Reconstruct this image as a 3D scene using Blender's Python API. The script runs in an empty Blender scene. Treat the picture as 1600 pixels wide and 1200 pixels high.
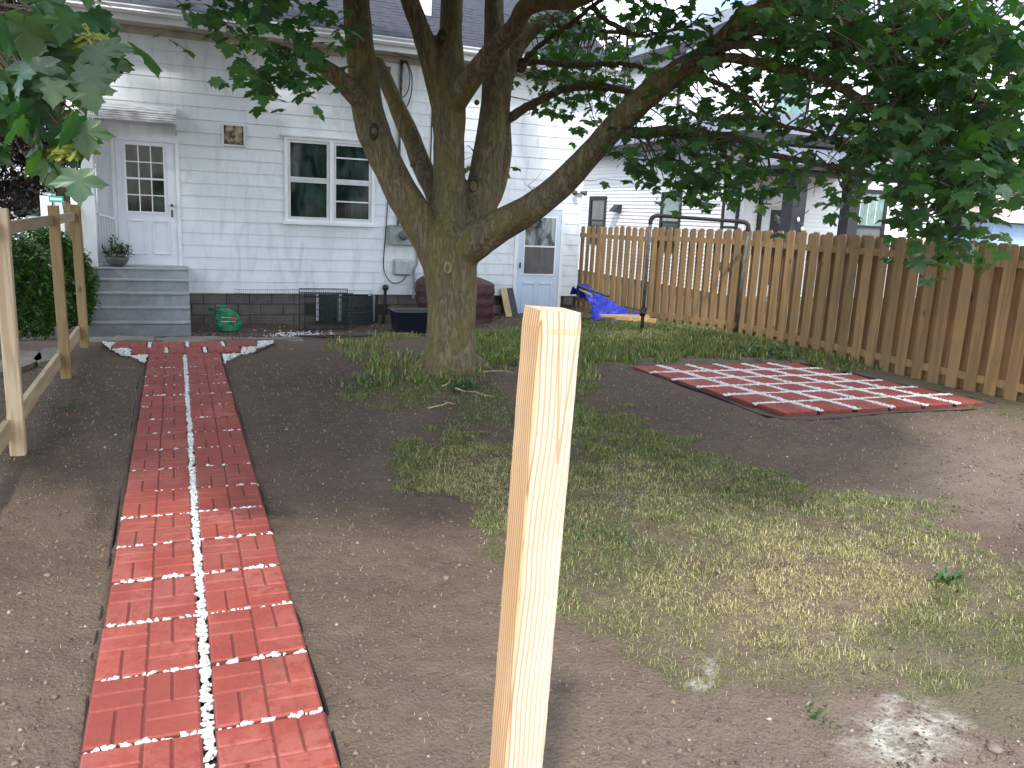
import bpy, math, random
import numpy as np
from mathutils import Vector, Matrix, Euler
random.seed(7); rng = np.random.default_rng(7)
S = bpy.context.scene; COL = S.collection
# ------------------------------------------------------------------ camera, world, sun, exposure
F, YAW, PIT, ROL, EYE = 1287.464, .3893, .2017, -.0462, 1.7211
def cam_axes():
    fw = np.array([math.sin(YAW)*math.cos(PIT), math.cos(YAW)*math.cos(PIT), -math.sin(PIT)])
    rt = np.array([math.cos(YAW), -math.sin(YAW), 0]); dn = np.cross(fw, rt)
    c, s = math.cos(ROL), math.sin(ROL)
    return np.array([c*rt+s*dn, -s*rt+c*dn, fw])
AX = cam_axes(); EYEP = np.array([0, 0, EYE])
def _ray(x, y): return (x-800)*AX[0]+(y-600)*AX[1]+F*AX[2]
def onZ(x, y, z=0.): v = _ray(x, y); return EYEP+v*(z-EYE)/v[2]
def onY(x, y, yy=15.87): v = _ray(x, y); return EYEP+v*yy/v[1]
def onX(x, y, xx): v = _ray(x, y); return EYEP+v*xx/v[0]
def onD(x, y, d): return EYEP+_ray(x, y)/F*d
def to_px(P):
    v = (np.asarray(P, float)-EYEP)@AX.T
    return 800+F*v[..., 0]/v[..., 2], 600+F*v[..., 1]/v[..., 2], v[..., 2]
cam = bpy.data.objects.new('camera', bpy.data.cameras.new('camera')); COL.objects.link(cam)
cam.data.sensor_width = 36; cam.data.lens = F/1600*36; cam.data.clip_start = .05; cam.data.clip_end = 900
cam.matrix_world = Matrix(((AX[0][0], -AX[1][0], -AX[2][0], 0), (AX[0][1], -AX[1][1], -AX[2][1], 0), (AX[0][2], -AX[1][2], -AX[2][2], EYE), (0, 0, 0, 1)))
S.camera = cam
SUN = Vector((-.58, -1., 1.42)).normalized()
W = bpy.data.worlds.new('World'); S.world = W; W.use_nodes = True
nt = W.node_tree; nt.nodes.clear()
wo = nt.nodes.new('ShaderNodeOutputWorld'); bg = nt.nodes.new('ShaderNodeBackground'); sk = nt.nodes.new('ShaderNodeTexSky')
sk.sky_type = 'NISHITA'; sk.sun_disc = False; sk.sun_elevation = math.asin(SUN.z); sk.sun_rotation = math.atan2(SUN.x, SUN.y)
tc = nt.nodes.new('ShaderNodeTexCoord'); ns = nt.nodes.new('ShaderNodeTexNoise'); ns.inputs['Scale'].default_value = 2.6; ns.inputs['Detail'].default_value = 6
rp = nt.nodes.new('ShaderNodeValToRGB'); rp.color_ramp.elements[0].position = .42; rp.color_ramp.elements[1].position = .54
mx = nt.nodes.new('ShaderNodeMix'); mx.data_type = 'RGBA'; mx.inputs['B'].default_value = (9.5, 9.9, 10.6, 1)
nt.links.new(tc.outputs['Generated'], ns.inputs['Vector']); nt.links.new(ns.outputs['Fac'], rp.inputs['Fac']); nt.links.new(rp.outputs['Color'], mx.inputs['Factor'])
nt.links.new(sk.outputs['Color'], mx.inputs['A']); nt.links.new(mx.outputs['Result'], bg.inputs['Color'])
bg.inputs['Strength'].default_value = .15; nt.links.new(bg.outputs['Background'], wo.inputs['Surface'])
sl = bpy.data.lights.new('sun', 'SUN'); sl.energy = 2.0; sl.angle = math.radians(4); sl.color = (1, .95, .86)
so = bpy.data.objects.new('sun', sl); COL.objects.link(so); so.rotation_euler = (-SUN).to_track_quat('-Z', 'Y').to_euler()
S.view_settings.view_transform = 'Standard'; S.view_settings.look = 'None'; S.view_settings.exposure = 1.24; S.view_settings.gamma = 1
S.render.engine = 'CYCLES'; S.cycles.use_denoising = True

# ------------------------------------------------------------------ tags and mesh helpers
def tag(o, label=None, cat=None, group=None, kind=None):
    for k, v in (('label', label), ('category', cat), ('group', group), ('kind', kind)):
        if v: o[k] = v
    return o
def thing(name, label, cat, loc=(0, 0, 0), group=None):
    o = bpy.data.objects.new(name, None); COL.objects.link(o); o.location = loc; o.empty_display_size = .1
    return tag(o, label, cat, group)
def link(name, me, parent=None, mat=None):
    o = bpy.data.objects.new(name, me); COL.objects.link(o)
    if parent is not None:
        o.parent = parent
        if parent.parent is None and parent.type == 'EMPTY': o.matrix_parent_inverse = Matrix.Translation(parent.location).inverted()
    if mat is not None and not me.materials: me.materials.append(mat)
    return o
def mesh_np(name, V, T, mat, parent=None, col=None, smooth=False, extra=None):
    me = bpy.data.meshes.new(name); V = np.asarray(V, np.float32); T = np.asarray(T, np.int32)
    k = T.shape[1]
    me.vertices.add(len(V)); me.vertices.foreach_set('co', V.ravel())
    me.loops.add(T.size); me.loops.foreach_set('vertex_index', T.ravel())
    me.polygons.add(len(T)); me.polygons.foreach_set('loop_start', np.arange(0, T.size, k, dtype=np.int32))
    if smooth: me.polygons.foreach_set('use_smooth', np.ones(len(T), bool))
    me.update(calc_edges=True)
    if col is not None:
        a = me.color_attributes.new('Col', 'FLOAT_COLOR', 'POINT'); c = np.ones((len(V), 4), np.float32); c[:, :3] = col; a.data.foreach_set('color', c.ravel())
    for k2, v in (extra or {}).items():
        a = me.attributes.new(k2, 'FLOAT', 'POINT'); a.data.foreach_set('value', np.asarray(v, np.float32))
    me.materials.append(mat)
    return link(name, me, parent)
class MB:
    def __init__(s): s.v = []; s.f = []
    def add(s, vs, fs):
        n = len(s.v); s.v += [tuple(map(float, p)) for p in vs]; s.f += [[i+n for i in f] for f in fs]; return s
    def box(s, x0, x1, y0, y1, z0, z1, tilt=None):
        v = [(x, y, z) for z in (z0, z1) for x, y in ((x0, y0), (x1, y0), (x1, y1), (x0, y1))]
        return s.add(v, [[3, 2, 1, 0], [4, 5, 6, 7], [0, 1, 5, 4], [1, 2, 6, 5], [2, 3, 7, 6], [3, 0, 4, 7]])
    def bar(s, a, b, w, h, up=(0, 0, 1)):
        a, b = Vector(a), Vector(b); d = (b-a).normalized(); u = Vector(up); sd = d.cross(u)
        if sd.length < 1e-4: sd = d.cross(Vector((0, 1, 0)))
        sd.normalize(); u = sd.cross(d).normalized(); v = []
        for p in (a, b):
            for i, j in ((-1, -1), (1, -1), (1, 1), (-1, 1)): v.append(p+sd*w/2*i+u*h/2*j)
        return s.add(v, [[3, 2, 1, 0], [4, 5, 6, 7], [0, 1, 5, 4], [1, 2, 6, 5], [2, 3, 7, 6], [3, 0, 4, 7]])
    def tube(s, pts, r, n=8, cap=True, wob=0.):
        pts = [Vector(p) for p in pts]; R = r if hasattr(r, '__len__') else [r]*len(pts); rows = []; vs = []
        ref = None
        for i, p in enumerate(pts):
            d = (pts[min(i+1, len(pts)-1)]-pts[max(i-1, 0)]).normalized()
            if ref is None: ref = d.orthogonal().normalized()
            ref = (ref-d*ref.dot(d)).normalized(); b = d.cross(ref)
            rows.append(range(len(vs), len(vs)+n))
            for k in range(n):
                t = 2*math.pi*k/n; q = R[i]*(1+random.uniform(-wob, wob)); vs.append(p+(ref*math.cos(t)+b*math.sin(t))*q)
        fs = [[rows[i][k], rows[i][(k+1) % n], rows[i+1][(k+1) % n], rows[i+1][k]] for i in range(len(pts)-1) for k in range(n)]
        if cap: fs += [list(rows[0])[::-1], list(rows[-1])]
        return s.add(vs, fs)
    def lathe(s, c, prof, n=16):
        vs = []; fs = []
        for r, z in prof:
            for k in range(n): t = 2*math.pi*k/n; vs.append((c[0]+r*math.cos(t), c[1]+r*math.sin(t), c[2]+z))
        for i in range(len(prof)-1):
            for k in range(n): fs.append([i*n+k, i*n+(k+1) % n, (i+1)*n+(k+1) % n, (i+1)*n+k])
        fs += [list(range(n))[::-1], list(range((len(prof)-1)*n, len(prof)*n))]
        return s.add(vs, fs)
    def build(s, name, mat, parent=None, smooth=False, bevel=0., kind=None):
        me = bpy.data.meshes.new(name); me.from_pydata(s.v, [], s.f); me.materials.append(mat)
        if smooth: me.polygons.foreach_set('use_smooth', [True]*len(me.polygons))
        me.update(); o = link(name, me, parent)
        if bevel:
            m = o.modifiers.new('bevel', 'BEVEL'); m.width = bevel; m.segments = 1; m.limit_method = 'ANGLE'
        if kind: o['kind'] = kind
        return o
def smooth_path(pts, n=6):
    P = [np.array(p, float) for p in pts]; out = []
    for i in range(len(P)-1):
        a = P[max(i-1, 0)]; b = P[i]; c = P[i+1]; d = P[min(i+2, len(P)-1)]
        for k in range(n):
            t = k/n; out.append(.5*((2*b)+(-a+c)*t+(2*a-5*b+4*c-d)*t*t+(-a+3*b-3*c+d)*t**3))
    out.append(P[-1]); return out
_lat = rng.random((256, 256))
def vnoise(x, y):
    xi = np.floor(x).astype(int); yi = np.floor(y).astype(int); fx = x-xi; fy = y-yi; fx = fx*fx*(3-2*fx); fy = fy*fy*(3-2*fy)
    g = lambda a, b: _lat[a % 256, b % 256]
    return (g(xi, yi)*(1-fx)+g(xi+1, yi)*fx)*(1-fy)+(g(xi, yi+1)*(1-fx)+g(xi+1, yi+1)*fx)*fy
def fbm(x, y, o=4):
    r = 0; a = .5
    for i in range(o): r = r+a*vnoise(x+17.3*i, y+9.1*i); x = x*2.03; y = y*2.03; a *= .5
    return r
def inpoly(px, py, poly):
    r = np.zeros(np.shape(px), bool); n = len(poly)
    for i in range(n):
        x0, y0 = poly[i]; x1, y1 = poly[(i+1) % n]
        c = ((y0 > py) != (y1 > py)) & (px < (x1-x0)*(py-y0)/((y1-y0) if y1 != y0 else 1e-9)+x0); r ^= c
    return r

# ------------------------------------------------------------------ materials
class N:
    def __init__(s, name):
        s.m = bpy.data.materials.new(name); s.m.use_nodes = True; s.t = s.m.node_tree; s.b = s.t.nodes['Principled BSDF']
    def n(s, k, **a):
        o = s.t.nodes.new(k)
        for q, v in a.items(): setattr(o, q, v)
        return o
    def l(s, a, b): s.t.links.new(a, b)
    def coord(s, scale=(1, 1, 1), kind='Object'):
        c = s.n('ShaderNodeTexCoord'); m = s.n('ShaderNodeMapping'); m.inputs['Scale'].default_value = scale; s.l(c.outputs[kind], m.inputs[0]); return m.outputs[0]
    def noise(s, vec, scale, detail=4, rough=.55, dist=0.):
        o = s.n('ShaderNodeTexNoise'); o.inputs['Scale'].default_value = scale; o.inputs['Detail'].default_value = detail; o.inputs['Roughness'].default_value = rough; o.inputs['Distortion'].default_value = dist
        if vec: s.l(vec, o.inputs['Vector'])
        return o.outputs['Fac']
    def ramp(s, fac, stops, interp='LINEAR'):
        r = s.n('ShaderNodeValToRGB'); r.color_ramp.interpolation = interp; e = r.color_ramp.elements
        e[0].position = stops[0][0]; e[0].color = (*stops[0][1], 1); e[1].position = stops[-1][0]; e[1].color = (*stops[-1][1], 1)
        for p, c in stops[1:-1]: q = e.new(p); q.color = (*c, 1)
        s.l(fac, r.inputs[0]); return r.outputs[0]
    def fr(s, fac, a, b):
        return s.ramp(fac, [(a, (0, 0, 0)), (b, (1, 1, 1))])
    def mix(s, f, a, b, mode='MIX'):
        o = s.n('ShaderNodeMix', data_type='RGBA', blend_type=mode)
        for v, k in ((f, 'Factor'), (a, 'A'), (b, 'B')):
            i = o.inputs[k] if k != 'Factor' else o.inputs[0]
            if isinstance(v, (int, float)): i.default_value = v
            elif isinstance(v, tuple): i.default_value = (*v, 1)
            else: s.l(v, i)
        return o.outputs['Result']
    def math(s, op, a, b=0.):
        o = s.n('ShaderNodeMath', operation=op)
        for i, v in enumerate((a, b)):
            if isinstance(v, (int, float)): o.inputs[i].default_value = v
            else: s.l(v, o.inputs[i])
        return o.outputs[0]
    def attr(s, name, fac=False):
        a = s.n('ShaderNodeAttribute', attribute_name=name); return a.outputs['Fac' if fac else 'Color']
    def rand(s): return s.n('ShaderNodeObjectInfo').outputs['Random']
    def bump(s, h, st=.3, dist=.01):
        b = s.n('ShaderNodeBump'); b.inputs['Strength'].default_value = st; b.inputs['Distance'].default_value = dist; s.l(h, b.inputs['Height']); s.l(b.outputs[0], s.b.inputs['Normal'])
    def out(s, col=None, rough=.7, metal=0., spec=None):
        if col is not None:
            if isinstance(col, tuple): s.b.inputs['Base Color'].default_value = (*col, 1)
            else: s.l(col, s.b.inputs['Base Color'])
        if isinstance(rough, (int, float)): s.b.inputs['Roughness'].default_value = rough
        else: s.l(rough, s.b.inputs['Roughness'])
        s.b.inputs['Metallic'].default_value = metal
        if spec is not None: s.b.inputs['Specular IOR Level'].default_value = spec
        return s.m
def simple(name, c, rough=.6, metal=0., var=.25, scale=8., bump=.15):
    m = N(name); v = m.coord(); f = m.noise(v, scale, 5); g = m.noise(v, scale*9, 3)
    col = m.mix(m.fr(f, .3, .7), tuple(x*(1-var) for x in c), tuple(min(1, x*(1+var*.6)) for x in c))
    if bump: m.bump(g, bump, .004)
    return m.out(col, rough, metal)
def siding_mat(name, clean, dirty, streak, amt, ty=1.):
    m = N(name); v = m.coord((.9, .9, .9)); st = m.coord((5, 5, 1.1)); big = m.noise(v, .9, 5, .6, .4); s2 = m.noise(st, 1.1, 5, .6, .8); fine = m.noise(m.coord((30, 30, 12)), 3, 4, .7)
    c = m.mix(m.fr(big, .35, .7), clean, dirty)
    c = m.mix(m.math('MULTIPLY', m.fr(s2, .5, .72), amt), c, streak)
    c = m.mix(m.math('MULTIPLY', m.fr(fine, .55, .8), .18), c, dirty)
    c = m.mix(m.math('MULTIPLY', m.rand(), .12), c, dirty)
    m.bump(big, .25, .02)
    return m.out(c, .42)
def wood_mat(name, a, b, knot, scale=1., axis=2, rough=.75, grain=14., weather=None):
    m = N(name); c = m.n('ShaderNodeTexCoord'); mp = m.n('ShaderNodeMapping'); sc = [9*scale]*3; sc[axis] = .55*scale; mp.inputs['Scale'].default_value = sc
    ob = m.n('ShaderNodeObjectInfo'); cb = m.n('ShaderNodeVectorMath', operation='MULTIPLY_ADD'); cb.inputs[1].default_value = (0, 0, 0)
    vm = m.n('ShaderNodeVectorMath', operation='SCALE'); vm.inputs['Scale'].default_value = 37.; cx = m.n('ShaderNodeCombineXYZ')
    for i in range(3): m.l(ob.outputs['Random'], cx.inputs[i])
    m.l(cx.outputs[0], vm.inputs[0]); ad = m.n('ShaderNodeVectorMath', operation='ADD'); m.l(c.outputs['Object'], ad.inputs[0]); m.l(vm.outputs[0], ad.inputs[1]); m.l(ad.outputs[0], mp.inputs[0]); v = mp.outputs[0]
    base = m.noise(v, 1., 2, .5, .6)
    rings = m.n('ShaderNodeMath', operation='SINE'); m.l(m.math('MULTIPLY', base, grain*4), rings.inputs[0])
    f = m.fr(rings.outputs[0], -.2, 1.)
    fine = m.noise(v, 14., 3, .6)
    col = m.mix(m.math('MULTIPLY', f, .75), a, b)
    col = m.mix(m.math('MULTIPLY', m.fr(fine, .45, .75), .35), col, b)
    kn = m.n('ShaderNodeTexVoronoi'); kn.inputs['Scale'].default_value = 1.5; kn.inputs['Randomness'].default_value = 1; ks = [3.]*3; ks[axis] = 1.6; mk = m.n('ShaderNodeMapping'); mk.inputs['Scale'].default_value = ks; m.l(ad.outputs[0], mk.inputs[0]); m.l(mk.outputs[0], kn.inputs['Vector'])
    col = m.mix(m.ramp(kn.outputs['Distance'], [(.0, (.9, .9, .9)), (.07, (.75, .75, .75)), (.12, (0, 0, 0))]), col, knot)
    col = m.mix(m.math('MULTIPLY', ob.outputs['Random'], .5), col, tuple(x*.62 for x in b))
    if weather: col = m.mix(m.math('MULTIPLY', m.fr(m.noise(m.coord((1, 1, 1)), 2.2, 4), .4, .7), .55), col, weather)
    m.bump(m.math('ADD', rings.outputs[0], fine), .12, .002)
    return m.out(col, rough)
M = {}
M['siding'] = siding_mat('siding', (.70, .745, .79), (.58, .63, .68), (.36, .39, .43), .5)
M['nsiding'] = siding_mat('nsiding', (.83, .85, .87), (.76, .79, .82), (.6, .64, .68), .15)
M['bsiding'] = siding_mat('bsiding', (.30, .42, .66), (.25, .37, .58), (.2, .3, .5), .1)
M['white'] = simple('white_trim', (.72, .75, .80), .45, var=.12, scale=3)
M['trimgrey'] = simple('grey_trim', (.55, .58, .60), .5, var=.15, scale=4)
M['door'] = simple('door_paint', (.66, .70, .78), .38, var=.06, scale=2, bump=.03)
M['storm'] = simple('storm_paint', (.50, .60, .74), .4, var=.07, scale=2, bump=.03)
M['tan'] = simple('soffit', (.42, .39, .33), .8, var=.3, scale=2)
M['black'] = simple('black_trim', (.010, .011, .014), .6)
M['charcoal'] = simple('charcoal', (.022, .024, .036), .65)
M['iron'] = simple('iron', (.012, .016, .035), .4)
M['wire'] = simple('wire', (.012, .025, .022), .4)
M['rust'] = N('rust'); _m = M['rust']; M['rust'] = _m.out(_m.mix(_m.fr(_m.noise(_m.coord(), 9, 5), .45, .62), (.075, .038, .022), (.35, .30, .22)), .8)
M['rustpipe'] = simple('rusty_pipe', (.018, .014, .013), .75, var=.5, scale=12, bump=.4)
M['galv'] = N('galv'); _m = M['galv']; _v = _m.coord(); M['galv'] = _m.out(_m.mix(_m.fr(_m.noise(_v, 11, 5), .4, .62), (.10, .105, .098), (.035, .032, .028)), .6, .25)
M['meter'] = simple('meter_grey', (.23, .27, .29), .5)
M['box'] = simple('plastic_grey', (.36, .40, .42), .5)
M['rubber'] = simple('rubber', (.008, .008, .009), .5)
M['tub'] = simple('navy_plastic', (.006, .009, .022), .3)
M['terra'] = simple('planter', (.11, .125, .12), .6)
M['maroon'] = N('maroon_cover'); _m = M['maroon']; _v = _m.coord(); _m.bump(_m.noise(_v, 14, 4, .6, 1.5), .8, .03); M['maroon'] = _m.out(_m.mix(_m.fr(_m.noise(_v, 5, 4), .3, .7), (.035, .009, .010), (.07, .02, .02)), .5)
M['tarp'] = N('blue_tarp'); _m = M['tarp']; _v = _m.coord(); _m.bump(_m.noise(_v, 16, 5, .6, 2.), 1., .04); M['tarp'] = _m.out(_m.mix(_m.fr(_m.noise(_v, 9, 4), .35, .65), (.012, .022, .34), (.04, .07, .62)), .28)
M['bag'] = N('green_bag'); _m = M['bag']; _v = _m.coord(); _m.bump(_m.noise(_v, 25, 4, .6, 1.), .9, .02); M['bag'] = _m.out(_m.mix(_m.fr(_m.noise(_v, 14, 4), .35, .65), (.0, .09, .035), (.01, .24, .09)), .22)
M['bagprint'] = simple('bag_print', (.5, .6, .5), .3); M['bagred'] = simple('bag_red', (.45, .06, .04), .3)
M['orange'] = simple('orange_scrap', (.30, .12, .07), .7)
M['sign'] = simple('sign_green', (.0, .25, .2), .35, bump=0); M['signtext'] = simple('sign_white', (.8, .85, .85), .4, bump=0)
M['plasticwell'] = N('clear_cover'); _m = M['plasticwell']; _m.b.inputs['Transmission Weight'].default_value = .93; M['plasticwell'] = _m.out((.35, .42, .45), .25)
def glass_mat(name, c1, c2):
    m = N(name); v = m.coord((1, 1, .35)); f = m.noise(v, 5, 4, .6, .8)
    m.b.inputs['Coat Weight'].default_value = .0; m.b.inputs['Coat Roughness'].default_value = .03
    return m.out(m.mix(m.fr(f, .4, .68), c1, c2), .07, spec=.28)
M['glass'] = glass_mat('window_glass', (.006, .014, .013), (.035, .065, .058)); M['curtain'] = glass_mat('curtained_glass', (.12, .20, .19), (.25, .36, .34)); M['screen'] = glass_mat('screen_glass', (.10, .105, .11), (.14, .145, .15)); M['lace'] = glass_mat('lace_glass', (.07, .085, .09), (.42, .47, .48))
M['pine'] = wood_mat('new_pine', (.52, .42, .29), (.36, .25, .145), (.17, .09, .05), grain=9)
M['treated'] = wood_mat('treated_pine', (.30, .215, .10), (.19, .125, .05), (.08, .045, .02), grain=6)
M['rail'] = wood_mat('pale_rail', (.42, .33, .21), (.30, .22, .12), (.15, .1, .06), axis=1, grain=6)
M['picket'] = wood_mat('picket_wood', (.36, .225, .10), (.225, .13, .05), (.045, .02, .008), grain=5, weather=(.15, .125, .09))
M['board'] = wood_mat('raw_board', (.50, .36, .22), (.36, .23, .12), (.2, .1, .05), grain=5)
M['lumber'] = wood_mat('lumber', (.48, .34, .15), (.35, .22, .09), (.2, .1, .05), axis=0, grain=4)
def post_mat():
    m = N('front_post'); c = m.n('ShaderNodeTexCoord'); sp = m.n('ShaderNodeSeparateXYZ'); m.l(c.outputs['Object'], sp.inputs[0])
    def co(sx, sz, w):
        mp = m.n('ShaderNodeMapping'); mp.inputs['Scale'].default_value = (sx, sx, sz); mp.inputs['Location'].default_value = (w, w*2, w); m.l(c.outputs['Object'], mp.inputs[0]); return mp.outputs[0]
    # annual rings about a pith line that lies outside the post and wanders slowly with height
    warp = m.noise(co(5, .8, 3.1), 1., 1, .4); warp2 = m.noise(co(1.5, .45, 9.7), 1., 1, .4)
    xx = m.math('ADD', sp.outputs['X'], m.math('MULTIPLY', warp, .035)); xx = m.math('ADD', xx, m.math('MULTIPLY', warp2, .05))
    yy = m.math('ADD', sp.outputs['Y'], .055)
    r = m.math('SQRT', m.math('ADD', m.math('MULTIPLY', xx, xx), m.math('MULTIPLY', yy, yy)))
    # rings: saw-tooth (slow early wood, sharp late wood line)
    saw = m.math('FRACT', m.math('MULTIPLY', r, 95.))
    saw = m.math('FRACT', m.math('ADD', m.math('MULTIPLY', r, 105.), m.math('MULTIPLY', m.noise(co(2, 1.6, 4.), 1., 2, .5), 5.)))
    late = m.ramp(saw, [(0, (0, 0, 0)), (.55, (.05, .05, .05)), (.86, (1, 1, 1)), (.93, (.85, .85, .85)), (1, (0, 0, 0))])
    fine = m.noise(co(160, 5, 0), 1., 3, .6); spk = m.noise(co(18, 2.2, 5), 1., 3, .6)
    heart = m.math('SUBTRACT', 1., m.fr(m.math('ADD', sp.outputs['X'], m.math('MULTIPLY', warp2, .010)), .006, .014))
    base = m.mix(m.fr(spk, .3, .7), (.60, .52, .41), (.52, .43, .32))
    hb = m.mix(m.fr(spk, .3, .7), (.58, .41, .24), (.47, .29, .14))
    col = m.mix(heart, base, hb); lc = m.mix(heart, (.36, .21, .12), (.24, .10, .035))
    col = m.mix(m.math('MULTIPLY', late, m.math('ADD', .95, m.math('MULTIPLY', sp.outputs['X'], -5.))), col, lc)
    col = m.mix(m.math('MULTIPLY', m.fr(fine, .5, .72), .22), col, (.33, .2, .12))
    vx = m.math('ABSOLUTE', m.math('SUBTRACT', m.math('ADD', sp.outputs['X'], m.math('MULTIPLY', warp, .012)), .070)); zz_ = m.math('ADD', sp.outputs['Z'], .30)
    dd_ = m.math('ABSOLUTE', m.math('SUBTRACT', vx, m.math('MULTIPLY', zz_, .075))); vm_ = m.math('MULTIPLY', m.math('LESS_THAN', dd_, .0022), m.math('GREATER_THAN', zz_, -.0))
    fill_ = m.math('MULTIPLY', m.math('LESS_THAN', vx, m.math('MULTIPLY', zz_, .075)), m.math('MULTIPLY', m.math('GREATER_THAN', zz_, 0.), m.math('LESS_THAN', zz_, .05)))
    vm_ = m.math('MULTIPLY', m.math('MAXIMUM', vm_, fill_), m.math('LESS_THAN', sp.outputs['Y'], .004)); col = m.mix(m.math('MULTIPLY', vm_, .7), col, (.36, .21, .11))
    band = m.math('MULTIPLY', m.math('GREATER_THAN', sp.outputs['Z'], -.044), m.math('LESS_THAN', sp.outputs['Z'], -.032))
    band = m.math('MULTIPLY', band, m.math('GREATER_THAN', sp.outputs['X'], .02))
    col = m.mix(m.math('MULTIPLY', band, .5), col, (.5, .32, .13))
    vo = m.n('ShaderNodeTexVoronoi'); m.l(co(9, 4, 2.), vo.inputs['Vector']); vo.inputs['Scale'].default_value = 1.6
    col = m.mix(m.ramp(vo.outputs['Distance'], [(0, (1, 1, 1)), (.012, (.6, .6, .6)), (.02, (0, 0, 0))]), col, (.12, .06, .04))
    m.bump(m.math('ADD', late, fine), .15, .0015)
    return m.out(col, .62)
M['post'] = post_mat()
def bark_mat(name, a, b, moss, amt):
    m = N(name); f1 = m.noise(m.coord((1, 1, .16)), 30, 5, .62, .9); f2 = m.noise(m.coord((1, 1, .3)), 75, 4, .7, .5); big = m.noise(m.coord((1, 1, .5)), 2.2, 5, .62, .4); n3 = m.noise(m.coord(), 90, 3, .6); lich = m.noise(m.coord(), 13, 5, .7)
    fur = m.fr(f1, .40, .56)
    c = m.mix(m.fr(f2, .3, .7), b, a); c = m.mix(m.math('MULTIPLY', m.math('SUBTRACT', 1., fur), .6), c, tuple(x*.38 for x in b))
    c = m.mix(m.math('MULTIPLY', m.fr(big, .44, .62), amt), c, moss)
    c = m.mix(m.math('MULTIPLY', m.fr(lich, .58, .72), .35), c, tuple(min(1, x*1.7) for x in a))
    c = m.mix(m.math('MULTIPLY', m.fr(n3, .6, .75), .3), c, tuple(x*.5 for x in b))
    m.bump(m.math('ADD', m.math('MULTIPLY', fur, .9), m.math('MULTIPLY', f2, .7)), .9, .016)
    return m.out(c, .92, spec=.2)
M['bark'] = bark_mat('maple_bark', (.26, .215, .145), (.145, .118, .078), (.19, .165, .045), .6)
M['bark2'] = bark_mat('limb_bark', (.19, .155, .105), (.10, .08, .055), (.13, .12, .04), .4)
M['knot'] = simple('knot_wood', (.05, .035, .028), .9, var=.5, scale=40, bump=.6)
M['knotpale'] = simple('knot_pale', (.28, .22, .13), .9, var=.4, scale=40, bump=.6)
M['twig'] = simple('twig', (.09, .065, .045), .8)
def leaf_mat(name, tint=(1, 1, 1), tr=.35):
    m = N(name); c = m.mix(1., m.attr('Col'), tint, 'MULTIPLY'); vs = m.noise(m.coord(), 30, 3); c = m.mix(m.math('MULTIPLY', vs, .3), c, (.01, .02, .008))
    m.out(c, .36); t = m.n('ShaderNodeBsdfTranslucent'); m.l(m.mix(1., c, (1.6, 2.0, .5), 'MULTIPLY'), t.inputs['Color']); ms = m.n('ShaderNodeMixShader'); ms.inputs[0].default_value = tr
    o = m.t.nodes['Material Output']; m.l(m.b.outputs[0], ms.inputs[1]); m.l(t.outputs[0], ms.inputs[2]); m.l(ms.outputs[0], o.inputs['Surface']); return m.m
M['leaf'] = leaf_mat('maple_leaf'); M['grass'] = leaf_mat('grass_blade', tr=.25); M['purple'] = leaf_mat('purple_leaf', tr=.15)
def paver_mat():
    m = N('red_paver'); v = m.coord(); rn = m.rand(); ad = m.n('ShaderNodeVectorMath', operation='ADD'); cx = m.n('ShaderNodeCombineXYZ'); m.l(m.math('MULTIPLY', rn, 50.), cx.inputs[0]); m.l(v, ad.inputs[0]); m.l(cx.outputs[0], ad.inputs[1]); v = ad.outputs[0]
    big = m.noise(v, 4., 4, .6, .5); fine = m.noise(v, 70, 4, .7); spots = m.noise(v, 26, 3, .5)
    c = m.mix(m.fr(big, .3, .7), (.285, .062, .045), (.215, .046, .038))
    c = m.mix(m.math('MULTIPLY', m.fr(fine, .5, .8), .35), c, (.45, .16, .13))
    film = m.math('MULTIPLY', m.fr(m.noise(v, 1.7, 3, .5, 1.), .5, .62), m.fr(spots, .38, .5))
    c = m.mix(m.math('MULTIPLY', film, .3), c, (.42, .17, .15))
    c = m.mix(m.math('MULTIPLY', rn, .5), c, (.19, .05, .042))
    c = m.mix(m.math('MULTIPLY', m.fr(m.noise(v, 3.1, 5, .65, 1.5), .6, .72), .55), c, (.11, .07, .05))
    m.bump(fine, .35, .004)
    return m.out(c, m.math('ADD', .55, m.math('MULTIPLY', big, .3)), spec=.22)
M['paver'] = paver_mat()
M['groove'] = simple('paver_groove', (.165, .042, .034), .9, var=.4, scale=20)
M['stone'] = simple('white_stone', (.66, .67, .66), .75, var=.4, scale=60)
M['edging'] = simple('black_edging', (.012, .012, .013), .45)
M['block'] = N('block'); _m = M['block']; _v = _m.coord(); _c = _m.mix(_m.fr(_m.noise(_v, 5, 5), .3, .7), (.155, .14, .12), (.075, .068, .06)); _m.bump(_m.noise(_v, 90, 3), .5, .006); M['block'] = _m.out(_m.mix(_m.math('MULTIPLY', _m.rand(), .35), _c, (.20, .17, .14)), .95)
M['mortar'] = simple('mortar', (.05, .046, .042), .95)
M['step'] = N('step'); _m = M['step']; _v = _m.coord(); _n = _m.noise(_v, 3.2, 6, .65, .6); _g = _m.noise(_v, 60, 4, .7); _c = _m.mix(_m.fr(_n, .32, .68), (.33, .36, .38), (.21, .235, .255)); _c = _m.mix(_m.math('MULTIPLY', _m.fr(_m.noise(_v, 9, 5, .7), .56, .7), .5), _c, (.42, .45, .46)); _c = _m.mix(_m.math('MULTIPLY', _m.fr(_g, .58, .75), .4), _c, (.08, .08, .08)); _m.bump(_g, .5, .008); M['step'] = _m.out(_c, .85)
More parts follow.
